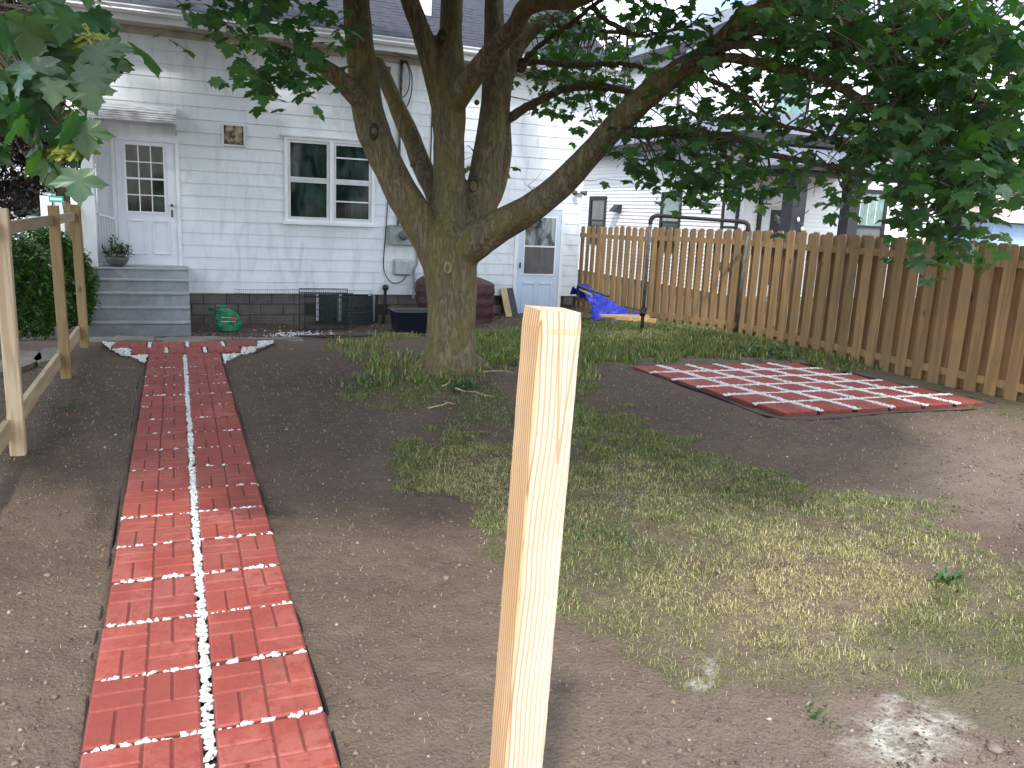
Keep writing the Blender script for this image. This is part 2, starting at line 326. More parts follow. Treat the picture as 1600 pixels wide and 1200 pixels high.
M['concrete'] = N('concrete'); _m = M['concrete']; _v = _m.coord(); _g = _m.noise(_v, 60, 4, .7); _c = _m.mix(_m.fr(_m.noise(_v, 2.5, 6, .65), .35, .65), (.20, .185, .155), (.10, .085, .07)); _m.bump(_g, .7, .012); M['concrete'] = _m.out(_m.mix(_m.math('MULTIPLY', _m.fr(_g, .55, .75), .4), _c, (.06, .05, .045)), .95)
M['shingle'] = N('shingle'); _m = M['shingle']; _v = _m.coord(); M['shingle'] = _m.out(_m.mix(_m.fr(_m.noise(_v, 7, 5, .7), .35, .65), (.018, .021, .030), (.034, .039, .053)), .9)
M['nshingle'] = simple('nshingle', (.12, .135, .175), .9, scale=5); M['bshingle'] = simple('bshingle', (.40, .32, .28), .9, scale=5)
M['tin'] = N('tin'); _m = M['tin']; _v = _m.coord((1, 6, 1)); M['tin'] = _m.out(_m.mix(_m.fr(_m.noise(_v, 4, 6, .7), .42, .66), (.72, .74, .75), (.26, .26, .25)), .45)
def ground_mat():
    m = N('soil'); v = m.coord(); g = m.attr('grassy', True); d = m.attr('sandy', True); wt = m.attr('damp', True); ch = m.attr('chalk', True); dr = m.attr('dry', True)
    n1 = m.noise(v, 1.1, 6, .6, .3); n2 = m.noise(v, 14, 6, .7); n3 = m.noise(v, 75, 4, .75); n4 = m.noise(v, 5, 5, .65)
    c = m.mix(m.fr(n1, .3, .7), (.085, .061, .046), (.140, .103, .078))
    c = m.mix(m.math('MULTIPLY', m.fr(n2, .38, .66), .5), c, (.168, .128, .098))
    c = m.mix(m.math('MULTIPLY', m.fr(n3, .48, .66), .6), c, (.045, .032, .026)); n5 = m.noise(v, 150, 3, .8); c = m.mix(m.math('MULTIPLY', m.fr(n5, .55, .7), .4), c, (.24, .19, .155))
    c = m.mix(m.math('MULTIPLY', d, .75), c, m.mix(m.fr(n3, .35, .65), (.155, .122, .098), (.235, .19, .152)))
    c = m.mix(m.math('MULTIPLY', wt, .65), c, m.mix(m.fr(n4, .4, .7), (.072, .051, .040), (.112, .079, .061)))
    gc = m.mix(m.fr(n2, .35, .65), (.055, .07, .022), (.10, .115, .038)); gd = m.mix(m.fr(n2, .35, .65), (.17, .145, .085), (.28, .24, .15))
    gg = m.mix(dr, gc, gd); c = m.mix(m.math('MULTIPLY', g, m.math('ADD', .18, m.math('MULTIPLY', m.fr(n2, .36, .6), .5))), c, gg)
    c = m.mix(m.math('MULTIPLY', ch, m.math('MULTIPLY', m.fr(n4, .38, .6), m.fr(n2, .3, .6))), c, (.58, .57, .53))
    vo = m.n('ShaderNodeTexVoronoi'); vo.inputs['Scale'].default_value = 55; m.l(v, vo.inputs['Vector'])
    h = m.math('ADD', m.math('MULTIPLY', n2, .8), m.math('ADD', m.math('MULTIPLY', n3, .5), m.math('MULTIPLY', vo.outputs['Distance'], -.35)))
    m.bump(h, 1., .02)
    return m.out(c, .95, spec=.2)
M['soil'] = ground_mat(); M['clod'] = N('clod'); _m = M['clod']; M['clod'] = _m.out(_m.mix(_m.math('MULTIPLY', _m.noise(_m.coord(), 40, 3), .5), _m.attr('Col'), (.05, .038, .03)), .95)
M['plant'] = M['grass']

# ------------------------------------------------------------------ ground
G_LAWN = [(610, 700), (700, 678), (800, 690), (905, 635), (960, 632), (1080, 700), (1230, 762), (1420, 800), (1600, 880), (1660, 1150), (1480, 1130), (1330, 1075), (1180, 1070), (1060, 1075), (950, 1010), (870, 965), (800, 905), (740, 860), (700, 795), (620, 750)]
G_BACK = [(735, 525), (800, 506), (905, 490), (1010, 486), (1080, 500), (1200, 525), (1320, 552), (1430, 582), (1560, 620), (1620, 645), (1600, 660), (1520, 622), (1430, 600), (1300, 572), (1230, 560), (1100, 555), (960, 568), (905, 565), (800, 575), (745, 565)]
G_LEFT = [(535, 610), (560, 575), (600, 556), (655, 556), (662, 600), (700, 625), (640, 640), (580, 640)]
def soft(mask_fn, px, py): return mask_fn(px, py)
def blob(px, py, cx, cy, rx, ry): return np.clip(1.4*(1-np.sqrt(((px-cx)/rx)**2+((py-cy)/ry)**2)), 0, 1)
def zone(P):
    px, py, dep = to_px(P); ok = dep > .3
    n = (fbm(P[..., 0]*1.6, P[..., 1]*1.6, 5)-.48); n2 = fbm(P[..., 0]*5+40, P[..., 1]*5, 4)-.48
    jx = px+n*170*np.clip((py-340)/500, .1, 1); jy = py+n2*110*np.clip((py-340)/500, .05, 1)
    lawn = inpoly(jx, jy, G_LAWN); back = inpoly(jx, jy, G_BACK); left = inpoly(jx, jy, G_LEFT)
    g = np.where(lawn, .72+1.1*n+.7*n2, 0); g = np.maximum(g, np.where(back, .85+1.2*n2, 0)); g = np.maximum(g, np.where(left, .42+1.2*n2, 0))
    for b in ((760, 640, 70, 40, .25), (700, 600, 90, 25, .5), (830, 560, 110, 30, .3), (1150, 770, 90, 25, .35), (1480, 915, 40, 30, .9), (1430, 790, 120, 25, .4), (560, 540, 60, 10, .35), (900, 600, 40, 40, .5), (1300, 1140, 60, 25, .35), (620, 520, 60, 9, .3), (760, 520, 50, 8, .9)):
        g = np.maximum(g, blob(jx, jy, *b[:4])*b[4])
    # strip at the fence foot and everything behind the fence and far to the sides is turf
    g = np.where(ok & (P[..., 0] > 8.45), 1., g); g = np.where((P[..., 0] < -3.2) & (P[..., 1] > 4), .9, g); g = np.where(P[..., 1] > 25, 1., g)
    g = np.where((P[..., 0] > 7.95) & (P[..., 0] < 8.45) & (P[..., 1] > 8.6), np.maximum(g, .8), g)
    g = np.clip(g, 0, 1)
    dry = blob(jx, jy, 1270, 930, 430, 170); dry = np.maximum(dry, blob(jx, jy, 1000, 770, 190, 70)*.8); dry = np.maximum(dry, blob(jx, jy, 760, 760, 150, 90)*.9); dry = np.maximum(dry, blob(jx, jy, 1000, 527, 120, 14)*.7)
    for b in ((960, 860, 90, 50), (1480, 915, 45, 30), (1500, 990, 130, 40), (1560, 1110, 90, 50), (1000, 690, 80, 40), (1250, 760, 100, 30)): dry = dry*(1-.8*blob(jx, jy, *b))
    sand = np.clip((jy-900)/260, 0, 1)*(.35+.6*np.clip((px-500)/900, 0, 1)); sand = np.maximum(sand, blob(jx, jy, 1560, 740, 230, 110)); sand = np.maximum(sand, blob(jx, jy, 90, 770, 110, 60)*.5)
    sand = np.maximum(sand, blob(jx, jy, 610, 700, 60, 110)*.35)
    damp = blob(jx, jy, 470, 640, 170, 150); damp = np.maximum(damp, blob(jx, jy, 110, 690, 150, 170)); damp = np.maximum(damp, blob(jx, jy, 1050, 620, 260, 60)*.7); damp = np.maximum(damp, blob(jx, jy, 745, 640, 70, 50)*1.2); damp = np.maximum(damp, np.where((P[..., 1] > 12.6) & (P[..., 1] < 16) & (P[..., 0] < 6.5), .9, 0))
    ch = np.maximum(blob(jx, jy, 1430, 1150, 110, 75), np.maximum(blob(px, jy, 1095, 1047, 26, 18)*1.4, blob(jx, jy, 1400, 1115, 60, 30)))
    for a in (dry, sand, damp, ch): a[~ok] = 0
    g = np.where(ok, g, .3)
    return g, np.clip(dry, 0, 1), np.clip(sand, 0, 1), np.clip(damp, 0, 1), np.clip(ch, 0, 1)
PX0, PX1 = .045-.375, .045+.375
def zg(x, y, rough=True):
    x = np.asarray(x, float); y = np.asarray(y, float)
    dip = -.47*np.clip((y-11.05)/3.2, 0, 1); f = np.clip((x-4.2)/3.2, 0, 1); z = dip*(1-.55*f)
    z = z-np.clip((y-17)/8, 0, 1)*0
    far = np.clip((np.abs(x-3)-12)/20, 0, 1); z = z*(1-far)-.25*far
    z = z+.09*np.exp(-(((x-2.72)/.75)**2+((y-8.35)/.75)**2))
    inpath = ((x > PX0+.01) & (x < PX1-.01) & (y > .2) & (y < 10.9)) | ((y > 9.9) & (y < 10.85) & (x > -.85) & (x < 1.1))
    inpat = (x > 5.0) & (x < 7.9) & (y > 5.95) & (y < 8.45)
    fl = np.where(inpath | inpat, 0., 1.)
    if rough:
        near = np.exp(-np.maximum(y-4, 0)/9)
        r = (fbm(x*1.3, y*1.3, 3)-.44)*.07+(fbm(x*7, y*7, 4)-.47)*.042*near+(fbm(x*31, y*23, 3)-.44)*.007*near
        z = z+r*fl*np.where(np.abs(x) > 30, 0, 1)
    return z-np.where(inpath | inpat, .02, 0.)
def graded(a, b, step, far):
    c = list(np.arange(a, b+1e-6, step)); s = step; x = b
    while x < far: s *= 1.28; x += s; c.append(x)
    s = step; x = a; l = []
    while x > -far: s *= 1.28; x -= s; l.append(x)
    return np.array(l[::-1]+c)
gx = graded(-2.6, 9., .026, 320); gy = graded(.9, 12., .026, 320)
XX, YY = np.meshgrid(gx, gy); ZZ = zg(XX, YY); V = np.stack([XX, YY, ZZ], -1).reshape(-1, 3)
nx, ny = len(gx), len(gy); idx = np.arange(nx*ny).reshape(ny, nx)
Q = np.stack([idx[:-1, :-1], idx[:-1, 1:], idx[1:, 1:], idx[1:, :-1]], -1).reshape(-1, 4)
zn = zone(V)
tag(mesh_np('ground', V, Q, M['soil'], smooth=True, extra=dict(grassy=zn[0], dry=zn[1], sandy=zn[2], damp=zn[3], chalk=zn[4])), kind='structure')

# blades of grass
def blades(n, x0, x1, y0, y1, hmin, hmax, name, label, cat, lie=.5, power=1., wid=.0035, keep=None, litter=False):
    P = np.stack([rng.uniform(x0, x1, n), rng.uniform(y0, y1, n), np.zeros(n)], -1)
    g, dry, sand, damp, ch = zone(P); px, py, dep = to_px(P)
    if litter: g = (1-g)*(.35+.65*fbm(P[:, 0]*2, P[:, 1]*2, 3)); dry = dry*0+1
    k = (rng.random(n) < g**power) & (dep > .5) & (px > -150) & (px < 1750) & (py < 1350)
    if keep is not None: k &= keep(P)
    clump = fbm(P[:, 0]*5.2+9, P[:, 1]*5.2, 4); k &= rng.random(n) < np.clip((clump-.24)*4.5, .22, 1)
    P = P[k]; dry = dry[k]; clump = clump[k]; n = len(P); P[:, 2] = zg(P[:, 0], P[:, 1])-.003
    h = rng.uniform(hmin, hmax, n)*(1-.15*dry)*(.7+.8*np.clip(clump, 0, 1)); a = rng.uniform(0, 2*np.pi, n); ln = np.clip(rng.beta(2.2, 1.5, n)*1.5*(lie+.45*dry), .05, 1.5)
    d = np.stack([np.cos(a), np.sin(a), np.zeros(n)], -1); s = np.stack([-np.sin(a), np.cos(a), np.zeros(n)], -1)
    w = (rng.uniform(.5, 1., n)*wid*np.clip(dep[k]/4, .8, 3.))[:, None]
    up = np.array([0, 0, 1.]); m1 = P+(d*np.sin(ln*.6)[:, None]+up*np.cos(ln*.6)[:, None])*(h*.55)[:, None]
    tp = m1+(d*np.sin(ln*1.2)[:, None]+up*np.cos(ln*1.2)[:, None])*(h*.5)[:, None]
    V = np.stack([P-s*w*.5, P+s*w*.5, m1+s*w*.45, m1-s*w*.45, tp], 1).reshape(-1, 3)
    b = np.arange(n)[:, None]*5; T = np.concatenate([b+[0, 1, 2], b+[0, 2, 3], b+[3, 2, 4]], 0)
    r = rng.random(n); gcol = np.stack([.065+.08*r, .118+.09*r, .03+.02*r], -1); dcol = np.stack([.42+.30*r, .36+.25*r, .19+.16*r], -1)
    f = np.clip(dry*.92+rng.normal(0, .38, n), 0, 1)[:, None]; c = gcol*(1-f)+dcol*f; c = np.where(rng.random((n, 1)) < .18, np.array([[.14, .10, .06]])*(.6+.8*r[:, None]), c)
    return tag(mesh_np(name, V, T, M['grass'], col=np.repeat(c, 5, 0)), label, cat, kind='stuff')
blades(780000, .2, 7.6, 2.0, 7.8, .012, .040, 'grass', 'patchy straw yellow and green lawn between the bare soil areas', 'grass', lie=.95, wid=.0034)
blades(230000, 1.2, 9.6, 7.8, 15.6, .03, .10, 'grass', 'longer green grass along the foot of the wooden fence and behind the tree', 'grass', lie=.45, wid=.006)
def _off(P): return ~((P[:, 0] > PX0-.03) & (P[:, 0] < PX1+.03)) & ~((P[:, 0] > 4.9) & (P[:, 0] < 8.) & (P[:, 1] > 5.85) & (P[:, 1] < 8.6))
blades(34000, -2.2, 8., 1.6, 9.5, .012, .04, 'straw_litter', 'bits of dry straw and root scattered over the bare soil', 'straw litter', lie=1.2, wid=.0022, keep=_off, litter=True)
# loose clods and pebbles
def rocks(pos, size, flat, mat, name, parent=None, col=None, kind='stuff', jag=.35, oct_=False):
    t = (1+5**.5)/2; iv = np.array([(-1, t, 0), (1, t, 0), (-1, -t, 0), (1, -t, 0), (0, -1, t), (0, 1, t), (0, -1, -t), (0, 1, -t), (t, 0, -1), (t, 0, 1), (-t, 0, -1), (-t, 0, 1)])/1.9
    it = np.array([(0, 11, 5), (0, 5, 1), (0, 1, 7), (0, 7, 10), (0, 10, 11), (1, 5, 9), (5, 11, 4), (11, 10, 2), (10, 7, 6), (7, 1, 8), (3, 9, 4), (3, 4, 2), (3, 2, 6), (3, 6, 8), (3, 8, 9), (4, 9, 5), (2, 4, 11), (6, 2, 10), (8, 6, 7), (9, 8, 1)])
    if oct_: iv = np.array([(1, 0, 0), (0, 1, 0), (-1, 0, 0), (0, -1, 0), (0, 0, 1), (0, 0, -1.)]); it = np.array([(0, 1, 4), (1, 2, 4), (2, 3, 4), (3, 0, 4), (1, 0, 5), (2, 1, 5), (3, 2, 5), (0, 3, 5)])
    nv_ = len(iv); n = len(pos); V = iv[None]*(1+rng.uniform(-jag, jag, (n, nv_, 1))); V = V*np.stack([size, size*rng.uniform(.55, 1, n), size*flat*rng.uniform(.6, 1.1, n)], -1)[:, None]
    a = rng.uniform(0, 2*np.pi, n); ca, sa = np.cos(a)[:, None], np.sin(a)[:, None]; X = V[..., 0]*ca-V[..., 1]*sa; Y = V[..., 0]*sa+V[..., 1]*ca
    V = np.stack([X, Y, V[..., 2]], -1)+pos[:, None]
    T = (np.arange(n)[:, None, None]*nv_+it[None]).reshape(-1, 3)
    o = mesh_np(name, V.reshape(-1, 3), T, mat, parent, col=None if col is None else np.repeat(col, nv_, 0), smooth=False)
    if kind: o['kind'] = kind
    return o
n = 85000; r = rng.random(n); P = np.stack([rng.uniform(-2.4, 8.2, n), 1.5+rng.random(n)**1.9*9.5, np.zeros(n)], -1)
g = zone(P)[0]; k = (rng.random(n) > g*.85) & ~((P[:, 0] > PX0-.04) & (P[:, 0] < PX1+.04)) & ~((P[:, 0] > 4.9) & (P[:, 0] < 8.05) & (P[:, 1] > 5.85) & (P[:, 1] < 8.6)) & ~((P[:, 1] > 9.3) & (P[:, 0] > -.95) & (P[:, 0] < 1.2))
P = P[k]; n = len(P); sz = .0022+.011*rng.random(n)**6+.0025*rng.random(n); P[:, 2] = zg(P[:, 0], P[:, 1])+sz*.2
rr = rng.random(n)[:, None]; c = np.where(rr < .965, np.array([[.14, .106, .084]])*(.5+rng.random((n, 1))*1.2), np.array([[.42, .39, .34]])*(.6+rng.random((n, 1))*.5))
tag(rocks(P, sz, .7, M['clod'], 'soil_clods', col=c, oct_=True), 'small clods and pebbles scattered over the raked bare soil', 'soil clods')
# a few larger stones and leaves of litter that can be told apart
for px_, py_, s_, lab in ((1308, 855, .022, 'dark round stone on the bare soil right of the dry lawn'), (697, 906, .02, 'pale flat stone on the raked soil left of the cut post'), (75, 905, .02, 'small grey stone in the soil left of the paver path'), (1500, 862, .018, 'rust brown stone at the far right edge of the lawn'), (1553, 1178, .028, 'brown stone half buried beside the white chalky patch'), (912, 592, .03, 'grey stone on the soil between the cut post and the paver patio')):
    q = onZ(px_, py_); o = rocks(np.array([[q[0], q[1], float(zg(q[0], q[1]))+s_*.3]]), np.array([s_]), .6, M['clod'], 'stone', col=np.array([[.20, .17, .14]]), kind=None, jag=.2); tag(o, lab, 'stone')

# ------------------------------------------------------------------ paver path
def stones_line(a, b, w, dens, smin, smax, z=.012):
    a = np.array(a, float); b = np.array(b, float); L = np.linalg.norm(b-a); n = max(1, int(L*dens)); t = rng.random(n)[:, None]; d = (b-a)/L; s = np.array([-d[1], d[0]])
    p = a+(b-a)*t+s*rng.uniform(-w/2, w/2, (n, 1)); return np.concatenate([p, np.full((n, 1), z)+rng.uniform(-.004, .006, (n, 1))], 1), rng.uniform(smin, smax, n)
def paver_mesh(w, h):
    mb = MB(); mb.box(-w/2, w/2, -h/2, h/2, -.03, .013); g = .003; e = .006
    def blk(x0, x1, y0, y1):
        x0 += g; x1 -= g; y0 += g; y1 -= g; z0, z1 = .0131, .0195
        v = [(x0, y0, z0), (x1, y0, z0), (x1, y1, z0), (x0, y1, z0), (x0+e, y0+e, z1), (x1-e, y0+e, z1), (x1-e, y1-e, z1), (x0+e, y1-e, z1)]
        mb.add(v, [[4, 5, 6, 7], [0, 1, 5, 4], [1, 2, 6, 5], [2, 3, 7, 6], [3, 0, 4, 7]])
    W2, H2 = w/2-.001, h/2-.001
    for sx in (-1, 1):
        x0, x1 = (-W2, 0) if sx < 0 else (0, W2); xm = (x0+x1)/2
        ya, yb = (0, H2) if sx < 0 else (-H2, 0)      # half with two long bricks
        blk(x0, x1, ya, (ya+yb)/2); blk(x0, x1, (ya+yb)/2, yb)
        ya, yb = (-H2, 0) if sx < 0 else (0, H2); blk(x0, xm, ya, yb); blk(xm, x1, ya, yb)
    me = bpy.data.meshes.new('paver'); me.from_pydata(mb.v, [], mb.f); me.materials.append(M['paver']); me.materials.append(M['groove']); me.polygons.foreach_set('material_index', [1 if i < 6 else 0 for i in range(len(me.polygons))]); return me
path = thing('paver_path', 'path of paired red brick-pattern pavers leading to the house steps', 'path', (.045, 5, 0)); path['kind'] = 'structure'
ys = [2.598+.419*i for i in range(-5, 7)]; ys += [ys[-1]+(9.094-ys[-1])/9*i for i in range(1, 10)]; ys += [9.53, 9.965]
pm = paver_mesh(.355, .402); gp = []; gs = []
for i in range(len(ys)-1):
    hh = ys[i+1]-ys[i]; yc = (ys[i]+ys[i+1])/2
    for sd in (-1, 1):
        o = link('paver', pm, path); o.location = (.045+sd*(.018+.178)+random.uniform(-.003, .003), yc+random.uniform(-.004, .004), random.uniform(-.002, .003)); o.scale = (1, (hh-.016)/.402, 1); o.rotation_euler = (random.uniform(-.006, .006), random.uniform(-.006, .006), random.uniform(-.008, .008)+(math.pi if random.random() < .0 else 0))
        dn = 60 if yc < 5.2 else 26
        p, s = stones_line((.045+sd*.02, ys[i]), (.045+sd*.37, ys[i]), .012, dn*1.3, .005, .017, .011); gp.append(p); gs.append(s)
p, s = stones_line((.045, .6), (.045, 9.9), .030, 230, .005, .016, .009); gp.append(p); gs.append(s)
tee = []
for k, (y0, xs) in enumerate(((9.975, [204, 263, 324]), (10.385, [177, 237, 296, 352]))):
    ypx = 551 if k == 0 else 541.5; w_ = 54 if k == 0 else 52
    for q, xp in enumerate(xs):
        a = onZ(xp, ypx); b = onZ(xp+w_, ypx); o = link('paver', pm, path); o.location = ((a[0]+b[0])/2, y0+.205, random.uniform(-.002, .002)); o.scale = (1, 1, 1)
        if q: p, s = stones_line((a[0]-.022, y0+.04), (a[0]-.022, y0+.38), .03, 220, .007, .012, .014); gp.append(p); gs.append(s)
def tri_fill(poly, dens, smin=.009, smax=.017, z=.01):
    P3 = [onZ(*p)[:2] for p in poly]; A = np.array(P3); lo, hi = A.min(0), A.max(0); n = int((hi-lo).prod()*dens); q = rng.uniform(lo, hi, (n, 2)); k = inpoly(q[:, 0], q[:, 1], [tuple(p) for p in A]); q = q[k]
    return np.concatenate([q, np.full((len(q), 1), z)+rng.uniform(0, .02, (len(q), 1))], 1), rng.uniform(smin, smax, len(q))
for poly in ([(160, 537), (180, 538), (172, 547)], [(176, 548), (204, 548), (203, 558), (190, 557)], [(203, 560), (231, 557), (226, 569), (215, 563)], [(402, 545), (403, 536), (428, 535), (420, 541), (405, 546)], [(377, 555), (378, 546), (402, 545), (396, 552), (380, 556)], [(351, 570), (349, 556), (377, 556), (362, 562)]):
    p, s = tri_fill(poly, 3200); gp.append(p); gs.append(s)
tag(rocks(np.concatenate(gp), np.concatenate(gs), .75, M['stone'], 'white_gravel', jag=.5), 'white marble chips filling the joints of the red path', 'gravel')
def edge_strip(pts, name, lab, hz=.03, parent=None):
    mb = MB(); P3 = smooth_path([(*onZ(*p)[:2], 0) for p in pts], 4)
    for a, b in zip(P3[:-1], P3[1:]): mb.bar((a[0], a[1], hz/2-.02), (b[0], b[1], hz/2-.02), .008, hz+.03)
    o = mb.build(name, M['edging'], parent)
    if lab: tag(o, lab, 'edging')
    return o
edge_strip([(122, 1230), (134, 1120), (138, 1075), (145, 1020), (158, 960), (170, 880), (182, 800), (193, 730), (205, 650), (213, 600), (224, 571), (200, 560), (180, 549), (160, 538)], 'lawn_edging', 'black plastic edging strip along the left side of the red path', hz=.008)
edge_strip([(540, 1230), (512, 1110), (482, 1020), (460, 940), (440, 880), (420, 800), (400, 720), (380, 650), (364, 600), (353, 572), (362, 562), (395, 552), (428, 535)], 'lawn_edging', 'black plastic edging strip along the right side of the red path', hz=-.004)
# little broken kerb between the path and the planting bed
for k, (x0, x1, lab) in enumerate(((-1.1, -.3, 'left piece of the cracked concrete kerb at the foot of the steps'), (-.29, .62, 'middle piece of the cracked concrete kerb behind the path head'), (.64, 1.5, 'worn right piece of the cracked concrete kerb behind the path head'), (1.53, 2.3, 'broken low piece of concrete kerb by the coiled hose'))):
    mb = MB(); nseg = 10; vs = []; fs = []
    for i in range(nseg+1):
        x = x0+(x1-x0)*i/nseg; j = [random.uniform(-.02, .02) for _ in range(4)]
        vs += [(x, 10.87+j[0], -.1), (x, 10.88+j[0]*.7, .012+j[1]*.6-.012*k), (x, 11.28+j[2], .02+j[3]*.5-.015*k), (x, 11.32, -.25)]
    for i in range(nseg):
        for q in range(3): fs.append([i*4+q, (i+1)*4+q, (i+1)*4+q+1, i*4+q+1])
    fs += [[0, 1, 2, 3], [nseg*4+3, nseg*4+2, nseg*4+1, nseg*4]]
    tag(mb.add(vs, fs).build('concrete_kerb', M['concrete']), lab, 'kerb')

# ------------------------------------------------------------------ patio of pavers on gravel
pat = thing('paver_patio', 'square patio of spaced red pavers set in white gravel by the fence', 'patio', (6.3, 7.2, 0)); pat['kind'] = 'structure'
c00, c10, c11, c01 = [onZ(*p)[:2] for p in ((1228, 650), (1552, 631), (1240, 569.5), (982, 575))]
c10 = c10+np.array([-.05, 0.]); c00 = c00+np.array([.0, .02])
ppm = paver_mesh(.395, .37)
def bil(u, v): return (c00*(1-u)+c10*u)*(1-v)+(c01*(1-u)+c11*u)*v
gp = []; gs = []
for i in range(6):
    for j in range(6):
        p = bil((i+.5)/6+(.012 if i else 0)*0, (j+.5)/6); o = link('paver', ppm, pat); a = bil(.5, (j+.5)/6+.05)-bil(.5, (j+.5)/6-.05)
        wd = np.linalg.norm(bil(1, (j+.5)/6)-bil(0, (j+.5)/6))/6
        o.location = (p[0]+random.uniform(-.008, .008), p[1]+random.uniform(-.008, .008), .006+random.uniform(-.002, .002)); o.rotation_euler = (0, 0, random.uniform(-.015, .015)); o.scale = ((wd-.05)/.395, .385/.37, 1)
for j in range(0, 7):
    e = .02 if j in (0, 6) else 0.; v = np.clip(j/6, .0+e*.2, 1-e*.2)
    if j in (0, 6): continue
    p, s = stones_line(bil(.0, v), bil(1., v), .045, 420, .007, .017, .020); gp.append(p); gs.append(s)
for i in range(1, 6):
    p, s = stones_line(bil(i/6, .0), bil(i/6, 1.), .055, 460, .007, .018, .022); gp.append(p); gs.append(s)
tag(rocks(np.concatenate(gp), np.concatenate(gs), .8, M['stone'], 'white_gravel', jag=.5), 'white marble chips heaped between the patio pavers', 'gravel')
edge_strip([(974, 574), (1100, 612), (1225, 655), (1390, 645), (1560, 633), (1400, 599), (1240, 566.5), (1100, 570), (974, 574)], 'edging', None, .008, pat)

# ------------------------------------------------------------------ our house
def boards(parent, name, O, u, n, L, z0, z1, ex, mat, holes=(), lap=.013, joints=True):
    """lapped horizontal boards on the wall that starts at O and runs along u (unit), outward normal n"""
    O = np.array(O, float); u = np.array(u, float); n = np.array(n, float); z = z0; c = 0
    def piece(a, b, za, zb):
        if b-a < .012 or zb-za < .006: return
        mb = MB(); ta = lap; tb = .003
        if zb-za < ex*.7: ta = lap*.7
        vs = []
        for s_ in (a, b):
            for zz, t in ((za, -.01), (za, ta), (zb, tb), (zb, -.01)): vs.append(O+u*s_+n*t+np.array([0, 0, zz-O[2]]))
        fs = [[0, 1, 2, 3], [7, 6, 5, 4], [0, 4, 5, 1], [1, 5, 6, 2], [2, 6, 7, 3], [3, 7, 4, 0]]
        mb.add(vs, fs).build(name, mat, parent)
    while z < z1-.01:
        zt = min(z+ex, z1); cuts = [(0., L)]
        for (a, b, h0, h1) in holes:
            if h1 <= z or h0 >= zt: continue
            new = []
            for (p, q) in cuts:
                if b <= p or a >= q: new.append((p, q)); continue
                if a > p: new.append((p, a))
                if b < q: new.append((b, q))
            cuts = new
            if h0 > z: piece(max(a, 0), min(b, L), z, h0)
            if h1 < zt: piece(max(a, 0), min(b, L), h1, zt)
        for (p, q) in cuts:
            if joints and q-p > 3.2:
                m_ = p+(q-p)*random.uniform(.3, .7); piece(p, m_-.0015, z, zt-.002); piece(m_+.0015, q, z, zt-.002)
            else: piece(p, q, z, zt-.002)
        z = zt; c += 1
HX0, HX1, HY = -1.19, 7.86, 15.87
house = thing('house', 'white clapboard house with rear door, steps and dark shingle roof', 'house', (3.3, 18, 0))
DL = (-.98, .085, .56, 2.73); WN = (1.86, 3.50, 1.43, 2.93); VT = (.80, 1.19, 2.69, 3.065); DR = (6.42, 7.52, -.3, 1.93)
hol = [(a-HX0, b-HX0, c, d) for a, b, c, d in (DL, WN, VT, DR)]
boards(house, 'siding_board', (HX0, HY, 0), (1, 0, 0), (0, -1, 0), HX1-HX0, .095, 4.385, .2145, M['siding'], hol)
boards(house, 'siding_board', (HX1, HY, 0), (0, 1, 0), (1, 0, 0), 9, .095, 4.385, .2145, M['siding'])
MB().box(HX0, HX1, HY+.012, HY+9, .1, 4.6).build('wall_core', M['white'], house)
MB().box(HX1+.0, HX1+.028, HY-.028, HY+.01, .095, 4.385).build('corner_post', M['white'], house); MB().box(HX0-.03, HX0-.001, HY-.03, HY+.03, .59, 4.385).build('corner_post', M['white'], house)
MB().box(HX0+.01, HX1-.02, HY+.05, HY+9, -.9, .094).build('foundation', M['mortar'], house)
for r_ in range(4):
    z0_ = -.105-.2*(r_)
    x = HX0-(.2 if r_ % 2 else 0)
    while x < HX1-.05:
        a, b = max(x, HX0+.01)+.006, min(x+.4, HX1-.02)-.006
        if b-a > .06 and not (a < 3.5 and b > 2.42 and z0_ > -.6) and not (a < 7.5 and b > 6.4): MB().box(a, b, HY+.022+random.uniform(0, .006), HY+.06, z0_+.006, min(z0_+.194, .093)).build('concrete_block', M['block'], house, bevel=.004)
        x += .4
# basement window behind the clear cover
bw = MB().box(2.42, 3.5, HY+.03, HY+.049, -.40, .09).build('basement_window', M['glass'], house)
for x_ in (2.42, 2.86, 3.42): MB().box(x_, x_+.045, HY+.0, HY+.028, -.42, .09).build('window_bar', M['white'], bw)
# eave, gutter, roof
MB().box(HX0-.35, HX1+.42, 15.43, HY+.02, 4.50, 4.53).build('soffit', M['tan'], house)
MB().box(HX0-.02, HX1+.02, HY-.022, HY-.002, 4.387, 4.498).build('frieze_board', M['tan'], house)
MB().box(HX0-.4, HX1+.45, 15.405, 15.428, 4.50, 4.71).build('fascia', M['white'], house)
gm = MB(); pr_ = [(15.40, 4.60), (15.33, 4.60), (15.30, 4.64), (15.315, 4.67), (15.285, 4.705), (15.285, 4.725), (15.30, 4.725), (15.33, 4.68), (15.33, 4.62), (15.40, 4.62)]
vs = [(x, y, z) for x in (HX0-.42, HX1+.46) for y, z in pr_]; k_ = len(pr_); gm.add(vs, [[i, (i+1) % k_, (i+1) % k_+k_, i+k_] for i in range(k_)]+[list(range(k_))[::-1], list(range(k_, 2*k_))]).build('gutter', M['white'], house)
roof = MB(); rx0, rx1 = HX0-.42, HX1+.46; sl_ = .62
roof.add([(rx0, 15.34, 4.70), (rx1, 15.34, 4.70), (rx1, 20.5, 4.70+5.16*sl_), (rx0, 20.5, 4.70+5.16*sl_), (rx0, 25.6, 4.70), (rx1, 25.6, 4.70)], [[0, 1, 2, 3], [3, 2, 5, 4]])
rf = roof.build('roof', M['shingle'], house)
sh = MB()
